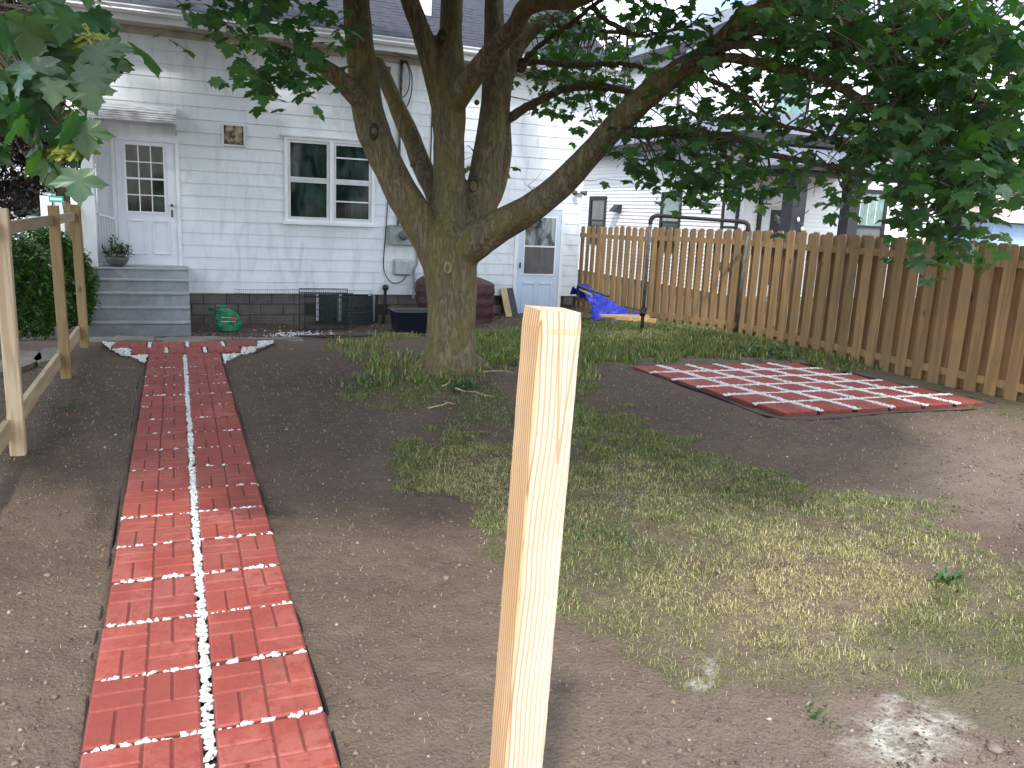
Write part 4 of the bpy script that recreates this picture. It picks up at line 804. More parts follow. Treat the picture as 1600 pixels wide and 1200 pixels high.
# ------------------------------------------------------------------ fence
fe = thing('wooden_fence', 'brown dog-eared picket fence running along the right side of the yard', 'fence', (8.3, 10, 0))
def picket(name, xc, y0, w, zb, zt, t=.016, mat='picket'):
    e = .028; tw = random.uniform(-.008, .008); lean = random.uniform(-.008, .008); vs = []
    for x in (-t/2, t/2):
        vs += [(x, -w/2, zb), (x, w/2, zb), (x, w/2+lean, zt-e), (x, w/2-e+lean, zt), (x, -w/2+e+lean, zt), (x, -w/2+lean, zt-e)]
    fs = [[5, 4, 3, 2, 1, 0], [6, 7, 8, 9, 10, 11]]+[[i, (i+1) % 6, (i+1) % 6+6, i+6] for i in range(6)]
    zt += 0
    o = MB().add(vs, fs).build(name, M[mat], fe); o.location = (xc+random.uniform(-.003, .003), y0, 0); o.rotation_euler = (0, 0, tw); return o
def ftop(y): return 1.685-.018*max(0, y-10.3)-.012*max(0, 7.0-y)-.0*y+random.uniform(-.016, .012)
k = 0; y = 6.306-.25*9
while y < 24:
    zb = float(zg(8.3, y, False))-.01 if y < 17 else -.3
    picket('picket', 8.288, y, .14, zb+random.uniform(0, .02), ftop(y)); y += .2485
y = 6.306-.25*9+.124+.040
while y < 24:
    zb = float(zg(8.3, y, False)) if y < 17 else -.3
    picket('picket', 8.288+.016+.04+.017, y, .135, zb, ftop(y)-.02); y += .2485
for y0, y1 in ((3.9, 6.28), (6.28, 8.68), (8.68, 11.12), (11.12, 13.5), (13.5, 15.9), (15.9, 18.3), (18.3, 20.7), (20.7, 24)):
    g0 = float(zg(8.3, y0, False)); g1 = float(zg(8.3, y1, False))
    for h_ in (.16, ftop((y0+y1)/2)-.18 if False else 1.42):
        a0 = g0+h_ if h_ < 1 else ftop(y0)-.21; a1 = g1+h_ if h_ < 1 else ftop(y1)-.21
        MB().bar((8.317, y0, a0), (8.317, y1, a1), .038, .085).build('fence_rail', M['picket'], fe)
    MB().box(8.352, 8.44, y0-.045, y0+.045, -.4, ftop(y0)-.02).build('fence_post', M['picket'], fe)

# ------------------------------------------------------------------ neighbour's white house
nb = thing('neighbour_house', 'two-storey white house with black trim beyond the fence', 'house', (16, 22, 0))
NX = 12.8; NG = -.3
def hole(a, b, c, d): return (a, b, c, d)
NY0, NY1 = 16.9, 31.
sw = [(23.9-NY0+.0, 25.1-NY0, .9, 2.46), (19.6-NY0, 20.65-NY0, .9, 2.56), (17.05-NY0, 17.75-NY0, .6, 2.75)]
boards(nb, 'siding_board', (NX, NY0, 0), (0, 1, 0), (-1, 0, 0), NY1-NY0, .0, 3.72, .105, M['nsiding'], sw, lap=.02, joints=False)
MB().box(NX+.012, NX+6.7, NY0+.012, NY1, NG, 3.9).build('wall_core', M['white'], nb)
MB().box(NX+.0, NX+6.7, NY0+.0, NY1-.1, NG, -.002).build('foundation', M['block'], nb)
fw = [(13.2-NX, 14.62-NX, .2, 2.68), (16.05-NX, 17.32-NX, .9, 2.80)]
boards(nb, 'siding_board', (NX, NY0, 0), (1, 0, 0), (0, -1, 0), 6.7, .0, 3.72, .105, M['nsiding'], fw, lap=.02, joints=False)
MB().box(NX-.02, NX+.06, NY0-.02, NY0-.0+.01, 0, 3.72).build('corner_post', M['white'], nb)
def nwin(side, a, b, z0, z1, top='curtain', bot='glass', t=.09, parent=nb):
    def bx(u0, u1, o0, o1, c0, c1):
        m_ = MB()
        if side == 'X': m_.box(NX-o1, NX-o0, u0, u1, c0, c1)
        else: m_.box(u0, u1, NY0-o1, NY0-o0, c0, c1)
        return m_
    f_ = MB()
    for args in ((a, a+t, z0, z1), (b-t, b, z0, z1), (a+t, b-t, z1-t, z1), (a+t, b-t, z0, z0+t), (a+t, b-t, (z0+z1)/2-.03, (z0+z1)/2+.03)):
        mm = bx(args[0], args[1], -.01, .035, args[2], args[3]); f_.add(mm.v, mm.f)
    o = f_.build('window', M['black'], parent); zm = (z0+z1)/2
    bx(a+t, b-t, -.005, .004, zm+.03, z1-t).build('pane', M[top], o); bx(a+t, b-t, -.005, .004, z0+t, zm-.03).build('pane', M[bot], o); return o
nwin('X', 23.9, 25.1, .9, 2.46, 'glass', 'glass', .14); nwin('X', 19.6, 20.65, .9, 2.56, 'curtain', 'glass'); nwin('X', 17.05, 17.75, .6, 2.75, 'lace', 'lace', .11); MB().box(NX-.03, NX-.006, 17.18, 17.62, .8, 2.62).build('window_blind', M['white'], nb)
w3 = nwin('Y', 16.05, 17.32, .9, 2.80, 'curtain', 'screen', .1)
for k in (1, 2, 3): xk = 16.15+1.07*k/4; MB().box(xk-.012, xk+.012, NY0-.012, NY0-.005, 1.9, 2.68).build('muntin', M['trimgrey'], w3)
vv = onX(968, 326, NX); MB().box(NX-.12, NX-.014, vv[1]-.17, vv[1]+.17, vv[2]-.11, vv[2]+.12).add([(NX-.3, vv[1]-.14, vv[2]-.08), (NX-.12, vv[1]-.17, vv[2]-.11), (NX-.12, vv[1]-.17, vv[2]+.10), (NX-.3, vv[1]+.14, vv[2]-.08), (NX-.12, vv[1]+.17, vv[2]-.11), (NX-.12, vv[1]+.17, vv[2]+.10)], [[0, 1, 2], [3, 5, 4], [0, 2, 5, 3], [0, 3, 4, 1]]).build('dryer_vent', M['charcoal'], nb)
# door with black trim behind the porch column
dd = MB(); dd.box(13.2, 13.32, NY0-.05, NY0+.01, 0, 2.68).box(14.50, 14.62, NY0-.05, NY0+.01, 0, 2.68).box(13.32, 14.50, NY0-.05, NY0+.01, 2.55, 2.68); dd.build('door_frame', M['black'], nb)
d3 = MB().box(13.32, 14.50, NY0-.02, NY0+.005, 0, 2.55).build('front_door', M['white'], nb); MB().box(13.6, 14.28, NY0-.03, NY0-.021, .3, 2.15).build('door_glass', M['black'], d3); MB().box(13.54, 14.34, NY0-.028, NY0-.0205, 2.16, 2.24).build('door_moulding', M['trimgrey'], d3)
MB().tube([(13.38, NY0-.06, 1.35), (13.38, NY0-.06, 1.62)], .04, 6).build('door_handle', M['black'], d3)
# single-storey roof edges
MB().box(NX-.38, NX+.0, NY0-.35, NY1, 3.70, 3.74).build('soffit', M['charcoal'], nb); MB().box(NX-.42, NX-.38, NY0-.4, NY1, 3.68, 3.92).build('gutter', M['black'], nb); MB().box(NX-.38, NX+6.8, NY0-.4, NY0-.36, 3.70, 3.92).build('fascia', M['black'], nb)
MB().add([(NX-.4, NY0-.4, 3.9), (NX-.4, NY1, 3.9), (NX+.9, NY1, 4.6), (NX+.9, NY0+.9, 4.6), (NX+6.8, NY0-.4, 3.9), (NX+6.8, NY0+.9, 4.6)], [[0, 3, 2, 1], [0, 4, 5, 3]]).build('roof', M['nshingle'], nb)
# upper storey
UX, UY = 13.35, 20.9; UW = 8.2; UE = 6.45
boards(nb, 'siding_board', (UX, UY, 0), (1, 0, 0), (0, -1, 0), UW, 4.3, UE+.1, .105, M['nsiding'], [(16.6-UX, 17.7-UX, 4.9, 6.1)], lap=.02, joints=False)
boards(nb, 'siding_board', (UX, UY, 0), (0, 1, 0), (-1, 0, 0), 9., 4.3, UE-.05, .105, M['nsiding'], (), lap=.02, joints=False)
uw = MB().box(16.6, 17.7, UY-.02, UY+.01, 4.9, 6.1).build('window', M['curtain'], nb); MB().box(16.5, 16.6, UY-.05, UY+.01, 4.8, 6.2).box(17.7, 17.8, UY-.05, UY+.01, 4.8, 6.2).box(16.6, 17.7, UY-.05, UY+.01, 6.1, 6.2).box(16.6, 17.7, UY-.045, UY+.01, 5.47, 5.53).build('window_frame', M['black'], uw)
MB().box(UX+.012, UX+UW, UY+.012, UY+9, 3.9, UE).build('upper_wall_core', M['white'], nb)
# gable panel, stepped boards
px_c = UX+UW/2; rise = .52
z = UE+.1
while z < UE+rise*UW/2:
    hw = UW/2-(z-UE)/rise; hw2 = max(.02, UW/2-(z+.103-UE)/rise)
    MB().add([(px_c-hw, UY-.012, z), (px_c+hw, UY-.012, z), (px_c+hw2, UY-.003, z+.103), (px_c-hw2, UY-.003, z+.103), (px_c-hw, UY+.01, z), (px_c+hw, UY+.01, z)], [[0, 1, 2, 3], [0, 4, 5, 1]]).build('gable_board', M['nsiding'], nb); z += .105
ap = UE+rise*UW/2+.15
for s_ in (-1, 1):
    a = Vector((px_c+s_*(UW/2+.45), UY-.35, UE-.08)); b = Vector((px_c, UY-.35, ap+.02)); MB().bar(a, b, .06, .24, (0, 0, 1)).build('rake_board', M['charcoal'], nb)
    MB().add([(px_c+s_*(UW/2+.5), UY-.4, UE+.02), (px_c, UY-.4, ap+.12), (px_c, UY+9, ap+.12), (px_c+s_*(UW/2+.5), UY+9, UE+.02)], [[0, 1, 2, 3]]).build('roof', M['nshingle'], nb)
    MB().add([(px_c+s_*(UW/2+.45), UY-.33, UE-.06), (px_c, UY-.33, ap+.0), (px_c, UY, ap+.0), (px_c+s_*(UW/2+.45), UY, UE-.06)], [[0, 1, 2, 3]]).build('gable_soffit', M['charcoal'], nb)
MB().box(UX-.45, UX-.0, UY, UY+9, UE-.09, UE-.05).build('soffit', M['charcoal'], nb); MB().box(UX-.52, UX-.45, UY-.1, UY+9, UE-.09, UE+.08).build('gutter', M['black'], nb)
MB().tube(smooth_path([(UX-.45, UY+.35, UE-.1), (UX-.2, UY+.2, UE-.28), (UX-.06, UY+.12, UE-.42), (UX-.06, UY+.12, 4.2)], 3), .045, 6).build('downspout', M['black'], nb)
a = onX(975, 152, UX); MB().box(UX-.04, UX-.005, a[1]-.35, a[1]+.45, 4.7, 5.55).build('window', M['black'], nb); MB().box(UX-.05, UX-.041, a[1]-.22, a[1]+.32, 4.8, 5.45).build('window', M['curtain'], nb)
# porch
po = [onY(1245, 274, 15.0)[0], 15.0]
MB().box(12.55, 20.0, 15.0, NY0-.4, NG, .05).build('porch_floor', M['concrete'], nb)
for cx_, w in ((12.83, .36), (14.42, .30)):
    MB().box(cx_-w/2, cx_+w/2, 15.0, 15.0+w, .05, 2.86).build('porch_column', M['charcoal'], nb); MB().box(cx_-w/2-.04, cx_+w/2+.04, 14.96, 15.04+w, 2.70, 2.80).build('column_cap', M['black'], nb)
MB().box(12.50, 15.6, 14.9, 15.1, 2.86, 3.03).build('porch_beam', M['black'], nb); MB().box(12.50, 12.68, 15.1, NY0-.4, 2.86, 3.03).build('porch_beam', M['black'], nb); MB().box(12.69, 15.6, 15.11, NY0-.0, 3.0, 3.03).build('porch_ceiling', M['tan'], nb)
MB().add([(12.35, 14.75, 3.04), (15.7, 14.75, 3.04), (15.7, NY0-.05, 3.72), (13.2, NY0-.05, 3.72), (12.35, NY0-.05, 3.04)], [[0, 1, 2, 3], [0, 3, 4]]).build('porch_roof', M['nshingle'], nb); MB().box(12.33, 15.72, 14.70, 14.76, 2.98, 3.07).box(12.30, 12.36, 14.76, NY0-.05, 2.98, 3.07).build('porch_gutter', M['black'], nb)
# scroll lantern and string light
sc_ = thing('wall_scroll', 'black iron scroll ornament on the white wall beside the porch door', 'wall ornament', (12.9, NY0-.08, 2.1)); cc = onY(1199, 304, NY0-.08)
m_ = MB()
for s_ in (-1, 1):
    for q, (r0, zc) in enumerate(((.09, .10), (.07, -.10))): m_.tube([(cc[0]+s_*(.08+r0*(1-t/14)*math.cos(t*.6)), NY0-.08, cc[2]+zc+r0*(1-t/14)*math.sin(t*.6)) for t in range(14)], .01, 4)
m_.tube([(cc[0]-.16, NY0-.08, cc[2]-.22), (cc[0]+.16, NY0-.08, cc[2]-.22)], .014, 5).tube([(cc[0], NY0-.08, cc[2]-.22), (cc[0], NY0-.08, cc[2]+.24)], .012, 5); m_.build('scroll', M['black'], sc_)
sg = thing('string_light', 'black cord with two clear bulbs hanging on the front porch column', 'string light', (12.8, 14.93, 2.0)); MB().tube(smooth_path([(13.05, 14.93, 2.12), (12.88, 14.93, 2.02), (12.74, 14.93, 1.93), (12.80, 14.92, 1.83), (12.92, 14.92, 1.78)], 4), .012, 5).build('cord', M['black'], sg)
for p in ((12.78, 14.92, 1.88), (12.92, 14.92, 1.68)): MB().lathe(p, [(.012, .09), (.03, .05), (.032, .01), (.01, -.02)], 8).build('bulb', M['signtext'], sg, smooth=True)

# ------------------------------------------------------------------ blue house
bh = thing('blue_house', 'pale blue clapboard house with tan shingle porch roof at far right', 'house', (22, 20, 0))
boards(bh, 'siding_board', (19.9, 17.2, 0), (1, 0, 0), (0, -1, 0), 9, .2, 3.05, .19, M['bsiding'], (), joints=False); MB().box(19.9, 29, 17.212, 22, -.3, 3.2).build('wall_core', M['bsiding'], bh)
MB().box(20.65, 20.77, 17.16, 17.188, .2, 3.05).build('corner_board', M['white'], bh); MB().box(19.6, 29, 16.85, 17.2, 3.06, 3.2).build('eave', M['white'], bh); MB().add([(19.5, 16.8, 3.2), (29, 16.8, 3.2), (29, 21, 5.), (20.5, 21, 5.)], [[0, 1, 2, 3]]).build('roof', M['bshingle'], bh)
bx0 = onY(1553, 345, 16.0)[0]
boards(bh, 'siding_board', (bx0, 16.0, 0), (1, 0, 0), (0, -1, 0), 6, .2, 2.12, .19, M['bsiding'], (), joints=False); MB().box(bx0, bx0+6, 16.012, 17.19, -.3, 2.1).build('wall_core', M['bsiding'], bh)
MB().box(bx0-.2, bx0+6, 15.72, 15.78, 2.13, 2.26).build('porch_gutter', M['white'], bh); MB().add([(bx0-.2, 15.75, 2.26), (bx0+6, 15.75, 2.26), (bx0+6, 17.18, 3.0), (bx0+.75, 17.18, 3.0), (bx0-.2, 17.18, 2.26)], [[0, 1, 2, 3], [0, 3, 4]]).build('porch_roof', M['bshingle'], bh)

# ------------------------------------------------------------------ left side: railing posts, rails, slabs
rl = thing('wooden_railing', 'unfinished timber railing of three posts with a top and bottom rail', 'railing', (-1.05, 8, 0))
for (pa, pb, w, mt) in (((12, 327), (44, 712), .092, 'pine'), ((73, 322), (101, 593), .089, 'treated'), ((118, 320), (130, 545), .089, 'treated')):
    q = onZ(*pb) if pb[1] != 545 else onZ(127, 545); x_, y_ = -1.02, q[1]+.04
    if pb[1] == 712: y_ = 6.14; x_ = -1.03
    tlean = 0.012 if mt == 'treated' else .0
    m_ = MB(); m_.box(-w/2, w/2, -w/2, w/2, -.25, 1.62); o = m_.build('railing_post', M[mt], rl, bevel=.005); o.location = (x_, y_, 0); o.rotation_euler = (0, -tlean, random.uniform(-.05, .05))
for y0, y1 in ((3.6, 6.09), (6.19, 8.68), (8.78, 10.55)):
    MB().bar((-1.06, y0, 1.485-.003), (-1.06, y1, 1.487), .038, .088).build('top_rail', M['rail'], rl, bevel=.003)
    MB().bar((-1.075, y0, .19), (-1.075, y1, .19), .040, .13).build('bottom_rail', M['rail'], rl, bevel=.003)
for (pts, lab) in (([(-5, 565), (30, 548), (62, 548), (66, 560), (40, 572), (0, 582)], 'flat grey stone slab at the left edge behind the first post'), ([(52, 560), (66, 545), (92, 542), (100, 548), (92, 560), (60, 566)], 'flat grey stone slab between the first and second posts')):
    P3 = [onZ(*p, .06) for p in pts]; n_ = len(P3); MB().add([(*p[:2], .06) for p in P3]+[(*p[:2], -.06) for p in P3], [list(range(n_))[::-1]]+[[i, (i+1) % n_, (i+1) % n_+n_, i+n_] for i in range(n_)]).build('stone_slab', M['concrete']); tag(bpy.data.objects[-1] if False else [o for o in COL.objects if o.name.startswith('stone_slab')][-1], lab, 'stone slab')
# front post
c = onD(845, 487, 1.55); pw = .089
fp_ = MB(); tz = [0.0, .004, .0015, -.003]
b0 = -(c[2]+.3); vs = [(0, 0, b0), (pw, 0, b0), (pw, pw, b0), (0, pw, b0), (.001, .001, -.003), (pw-.001, .001, -.001), (pw-.001, pw-.001, .004), (.001, pw-.001, .0)]
# slightly uneven saw-cut arrises
nseg = 60; vs = []; fs = []
for k in range(nseg+1):
    z = b0*(1-k/nseg); jit = lambda: random.uniform(-.0006, .0006)
    wane = .0
    e = .0022+.0012*abs(math.sin(k*.7)); 
    ring = [(e, 0), (pw-e, 0), (pw, e), (pw, pw-e), (pw-e, pw), (e, pw), (0, pw-e), (0, e)]
    if k == nseg: ring = [(x+(.0015 if x < pw/2 else -.0015), y+(.0015 if y < pw/2 else -.0015)) for x, y in ring]
    for (x, y) in ring:
        zz = z
        if k == nseg: zz = .028*x+.0015*math.sin(x*60+1)+.001*(y/pw)-(.0035 if x > pw*.85 else 0)+random.uniform(-.0006, .0006)
        vs.append((x+jit(), y+jit(), zz))
fs = [[k*8+i, k*8+(i+1) % 8, (k+1)*8+(i+1) % 8, (k+1)*8+i] for k in range(nseg) for i in range(8)]+[[nseg*8+i for i in range(8)]]
o = MB().add(vs, fs).build('timber_post', M['post']); o.location = tuple(c); o.rotation_euler = (0, math.radians(1.6), 0)
tag(o, 'pale freshly cut square timber post standing in the foreground', 'post')

# white street-side posts and sign
ss = thing('street_sign', 'green street name sign on a white post beyond the bushes', 'street sign', (-2.4, 18.6, 0)); q = onD(69, 312, 17); MB().box(q[0]-.07, q[0]+.13, q[1]-.05, q[1]+.05, -.3, q[2]+.08).build('post', M['white'], ss)
a, b = onD(76, 309, 16.9), onD(98, 315, 16.9); MB().box(a[0], b[0], a[1]-.02, a[1]+.0, q[2]-.04, q[2]+.085).build('sign_plate', M['sign'], ss)
# lettering is only a blur of white strokes in the photograph
for k in range(7): xk = a[0]+.03+k*(b[0]-a[0]-.05)/7; MB().box(xk, xk+.02, a[1]-.026, a[1]-.021, q[2]+.0, q[2]+.05).build('sign_stroke', M['signtext'], ss)
q = onD(116, 330, 17); tag(MB().box(q[0]-.05, q[0]+.07, q[1]-.05, q[1]+.05, -.3, 7).build('porch_post', M['white']), 'tall slim white post left of the house corner', 'post')
# distant pale house on the left
fh = thing('distant_house', 'pale house front glimpsed behind the bushes on the left', 'house', (-9, 36, 0)); MB().box(-14, -4.6, 36, 42, -.3, 3.4).build('wall', M['white'], fh); MB().add([(-14.5, 35.5, 3.4), (-4.1, 35.5, 3.4), (-4.1, 39, 5.6), (-14.5, 39, 5.6), (-4.1, 42.5, 3.4), (-14.5, 42.5, 3.4)], [[0, 1, 2, 3], [3, 2, 4, 5]]).build('roof', M['nshingle'], fh)
for x_ in (-7.5, -5.6, -10): w_ = MB().box(x_, x_+.9, 35.95, 35.99, .9, 2.3).build('window', M['glass'], fh)

# ------------------------------------------------------------------ leaves
def maple_outline():
    h = [(.0, .0), (.10, -.04), (.25, -.09), (.36, -.06), (.47, -.04), (.40, .06), (.36, .13), (.50, .15), (.57, .22), (.66, .30), (.80, .40), (.66, .43), (.60, .52), (.46, .49), (.32, .49), (.31, .60), (.38, .70), (.24, .74), (.16, .86), (.08, .91), (.0, 1.08)]
    return h+[(-x, y) for x, y in h[-2:0:-1]]
def leaf_geo(seed, full=True):
    r = random.Random(seed); o = maple_outline()
    if not full: o = [o[i] for i in (0, 4, 6, 10, 14, 16, 20, 24, 26, 30, 34, 36)]
    cz = r.uniform(.1, .35); fold = r.uniform(.02, .2); V = [(0, .28, 0)]
    for x, y in o: V.append((x, y, -cz*(max(0, y-.2))**2-.35*x*x*cz*3+fold*abs(x)*.3+r.uniform(-.008, .008)-.05*math.cos(math.atan2(y-.1, x)*5)*math.hypot(x, y-.1)))
    n_ = len(o); T = [(0, i+1, (i+1) % n_+1) for i in range(n_)]
    k = len(V); V += [(-.008, 0, 0), (.008, 0, 0), (0, -.55, .06)]; T.append((k, k+1, k+2))
    return np.array(V), np.array(T)
LG = [leaf_geo(s) for s in range(6)]; LG2 = [leaf_geo(s, False) for s in range(6)]
def leaf_frames(n, droop=(.1, 1.0), face=None):
    a = rng.uniform(0, 2*np.pi, n); dz = rng.uniform(*droop, n); d = np.stack([np.cos(a)*np.cos(dz), np.sin(a)*np.cos(dz), -np.sin(dz)], -1)
    s = np.stack([-np.sin(a), np.cos(a), np.zeros(n)], -1); roll = rng.normal(0, .35, n)[:, None]; nrm = np.cross(s, d); nrm = np.where(nrm[:, 2:3] < 0, -nrm, nrm); s2 = s*np.cos(roll)+nrm*np.sin(roll); n2 = np.cross(s2, d); fl_ = np.where(n2[:, 2:3] < 0, -1, 1); n2 = n2*fl_; s2 = s2*fl_
    return np.stack([s2, d, n2], 1)       # rows: local x,y,z in world
def leaf_cols(n, young=.03):
    r = rng.random((n, 1)); c = np.array([[.032, .095, .040]])*(1-r)+np.array([[.075, .165, .058]])*r; y = rng.random((n, 1)) < young; return np.where(y, np.array([[.10, .17, .035]])*(.7+.5*r), c)
def leaf_mesh(name, P, R, sz, C, parent, geo, kind='stuff'):
    Vs = []; Ts = []; Cs = []; off = 0; gi = rng.integers(0, len(geo), len(P))
    for g_ in range(len(geo)):
        k = np.where(gi == g_)[0]
        if not len(k): continue
        v, t = geo[g_]; W_ = np.einsum('vj,njk->nvk', v, R[k])*sz[k][:, None, None]+P[k][:, None]
        Vs.append(W_.reshape(-1, 3)); Ts.append((np.arange(len(k))[:, None, None]*len(v)+t[None]).reshape(-1, 3)+off); off += len(k)*len(v); Cs.append(np.repeat(C[k], len(v), 0))
    o = mesh_np(name, np.concatenate(Vs), np.concatenate(Ts), M['leaf'], parent, col=np.concatenate(Cs), smooth=True)
    if kind: o['kind'] = kind
    return o

# ------------------------------------------------------------------ maple tree
tree = thing('maple_tree', 'large maple with several heavy limbs in the middle of the yard', 'tree', (2.72, 8.35, 0))
LIMBS = {}
def limb(nm, pts, d0, d1=None, big=False):
    d1 = d0 if d1 is None else d1; P_ = []; R_ = []; n_ = len(pts)
    for i, q in enumerate(pts):
        d = q[3] if len(q) > 3 else d0+(d1-d0)*i/(n_-1); P_.append(onD(q[0], q[1], d)); R_.append(q[2]/2*d/F)
    LIMBS[nm] = (P_, R_, big)
limb('trunk', [(700, 640, 120), (702, 612, 102), (704, 590, 86), (705, 560, 78), (706, 520, 76), (706, 480, 76), (705, 440, 80), (703, 405, 88), (702, 380, 92), (704, 350, 70)], 8.8, big=True)
limb('L1', [(688, 420, 50), (676, 385, 56), (655, 345, 55), (622, 290, 50), (598, 240, 50), (583, 205, 52), (573, 165, 50), (567, 110, 46), (561, 60, 43), (557, 0, 42), (552, -100, 38), (545, -260, 30), (520, -420, 20)], 8.8, 8.2, True)
limb('L1b', [(578, 185, 34), (560, 155, 32), (535, 128, 30), (508, 106, 25), (484, 88, 20), (460, 55, 17), (443, 36, 15)], 8.5, 7.6, True)
limb('L2', [(694, 345, 36), (680, 300, 36), (660, 262, 33), (642, 215, 30), (620, 165, 27), (602, 125, 24), (588, 96, 20)], 9.0, 9.4, True)
limb('L3', [(705, 400, 70), (702, 340, 60), (702, 280, 51), (702, 220, 48), (702, 165, 54), (703, 110, 46), (704, 60, 38), (706, 0, 36), (710, -120, 32), (716, -300, 24)], 8.8, 8.5, True)
limb('L3a', [(692, 170, 34), (680, 120, 36), (668, 80, 34), (655, 40, 31), (640, 0, 29), (615, -80, 26), (590, -220, 18)], 8.7, 8.2, True)
limb('L3b', [(708, 165, 36), (728, 135, 36), (752, 102, 35), (780, 68, 34), (806, 40, 32), (822, 12, 30), (850, 2, 26), (885, 2, 22), (925, -8, 18), (1000, -50, 15)], 8.6, 6.6, True)
limb('L4', [(716, 400, 60), (735, 350, 58), (752, 300, 54), (762, 250, 50), (769, 200, 46), (775, 150, 46), (776, 100, 44), (773, 50, 33), (772, 0, 30), (770, -120, 26), (760, -280, 18)], 8.9, 9.0, True)
limb('L4a', [(745, 350, 30), (768, 305, 34), (783, 265, 28), (788, 225, 24), (786, 180, 22), (790, 130, 24), (800, 100, 26), (812, 70, 24), (835, 45, 21), (870, 22, 18), (900, 6, 15), (960, -30, 10)], 9.1, 9.4, True)
limb('L5', [(715, 400, 60), (745, 375, 60), (785, 350, 50), (830, 325, 46), (880, 285, 43), (925, 238, 40), (965, 195, 40), (1010, 150, 40), (1060, 112, 38), (1105, 86, 37), (1142, 50, 33), (1175, 22, 28), (1225, 2, 22), (1300, -30, 18), (1400, -60, 14)], 8.8, 6.2, True)
for nm, pts, a, b in (('b1', [(787, 190, 18), (815, 172, 14), (850, 154, 12), (880, 140, 12), (920, 134, 12), (965, 139, 11), (1000, 152, 9)], 9.0, 8.6), ('b2', [(812, 112, 12), (830, 97, 9), (870, 100, 8), (905, 102, 8), (960, 100, 8), (1000, 106, 8), (1038, 124, 6)], 8.9, 8.4), ('b3', [(820, 92, 9), (855, 62, 8), (890, 38, 8), (925, 10, 7), (960, -15, 6)], 8.8, 8.),
    ('b4', [(983, 208, 18), (1020, 206, 17), (1065, 203, 15), (1105, 212, 14), (1150, 214, 12), (1200, 240, 9), (1260, 252, 9), (1320, 266, 8), (1390, 285, 5)], 7.6, 6.2), ('b5', [(1070, 108, 20), (1120, 75, 14), (1200, 72, 10), (1320, 72, 9), (1430, 68, 6)], 6.9, 5.6),
    ('b6', [(1075, 112, 22), (1120, 90, 17), (1180, 98, 15), (1240, 110, 14), (1295, 128, 15), (1340, 152, 14), (1375, 180, 12), (1420, 205, 8)], 6.9, 5.4), ('b7', [(1140, 55, 24), (1190, 45, 19), (1250, 52, 17), (1320, 68, 14), (1385, 88, 14), (1425, 115, 12), (1470, 138, 10), (1520, 160, 6)], 6.6, 5.2),
    ('b8', [(1225, 8, 16), (1290, 28, 13), (1360, 40, 13), (1430, 58, 11), (1500, 66, 8), (1580, 80, 5)], 6.3, 5.), ('b9', [(1090, 112, 9), (1120, 130, 8), (1165, 152, 6), (1200, 180, 4)], 7., 6.6), ('b10', [(1130, 182, 8), (1180, 185, 7), (1240, 200, 6), (1300, 215, 5)], 7., 6.4),
    ('b11', [(925, 12, 9), (960, 40, 8), (1000, 55, 7), (1040, 50, 5), (1080, 40, 4)], 7.4, 7.), ('b12', [(1400, 150, 6), (1440, 190, 7), (1460, 260, 6), (1475, 330, 6), (1500, 370, 4)], 5.4, 5.2), ('b13', [(890, 28, 8), (925, 45, 7), (980, 52, 6), (1020, 48, 4)], 9.3, 9.3)): limb(nm, pts, a, b)
# limb that arches over the left of the yard and carries the near leaves at top left
LIMBS['b14'] = ([onD(556, -120, 8.2), np.array([1.2, 7.0, 4.6]), np.array([.2, 5.2, 4.2]), np.array([-.6, 3.9, 3.5]), onD(20, -60, 3.1), onD(-60, 40, 2.9)], [.07, .05, .035, .022, .014, .006], False)
wood = MB()
for nm, (P_, R_, big) in LIMBS.items():
    if not big: continue
    p2 = smooth_path(P_, 5); r2 = np.interp(np.linspace(0, len(R_)-1, len(p2)), range(len(R_)), R_); wood.tube(p2, list(r2), 18)
def bumpball(p, r): # burl
    n_ = 10; vs = []; fs = []
    for i in range(n_+1):
        for k in range(n_): th = math.pi*i/n_; ph = 2*math.pi*k/n_; vs.append((p[0]+r*math.sin(th)*math.cos(ph), p[1]+r*math.sin(th)*math.sin(ph), p[2]+r*math.cos(th)))
    for i in range(n_):
        for k in range(n_): fs.append([i*n_+k, i*n_+(k+1) % n_, (i+1)*n_+(k+1) % n_, (i+1)*n_+k])
    wood.add(vs, fs)
KN = [(584, 205, 8.36, .055, 1), (561, 195, 8.5, .035, 0), (707, 250, 8.62, .045, 0), (691, 58, 8.5, .055, 1), (689, 155, 8.5, .035, 0), (700, 418, 8.50, .05, 2), (751, 362, 8.48, .035, 2), (645, 258, 8.9, .03, 0), (720, 110, 8.55, .04, 0), (790, 330, 8.5, .035, 0), (815, 100, 8.95, .05, 0), (745, 160, 8.8, .03, 0), (555, 155, 8.3, .04, 0), (872, 305, 8.3, .05, 0), (740, 290, 8.75, .07, 0), (1090, 95, 6.8, .04, 0), (985, 190, 7.4, .04, 0)]
for x, y, d, r_, k_ in KN: bumpball(onD(x, y, d+r_*.6), r_*1.25)
for k in range(9): # root flare
    a = k/9*6.28+.3; cx_, cy_, _ = onD(703, 600, 8.8); cy_ += 0; b0_ = Vector((2.72, 8.38, .28)); e_ = Vector((2.72+.50*math.cos(a), 8.38+.46*math.sin(a), -.03)); wood.tube([b0_, b0_.lerp(e_, .55)+Vector((0, 0, -.02)), e_], [.16, .10, .035], 8)
me = bpy.data.meshes.new('trunk'); me.from_pydata(wood.v, [], wood.f); tmp = bpy.data.objects.new('trunk_tmp', me); COL.objects.link(tmp)
md = tmp.modifiers.new('r', 'REMESH'); md.mode = 'VOXEL'; md.voxel_size = .017; ms_ = tmp.modifiers.new('s', 'SMOOTH'); ms_.iterations = 5; ms_.factor = .6
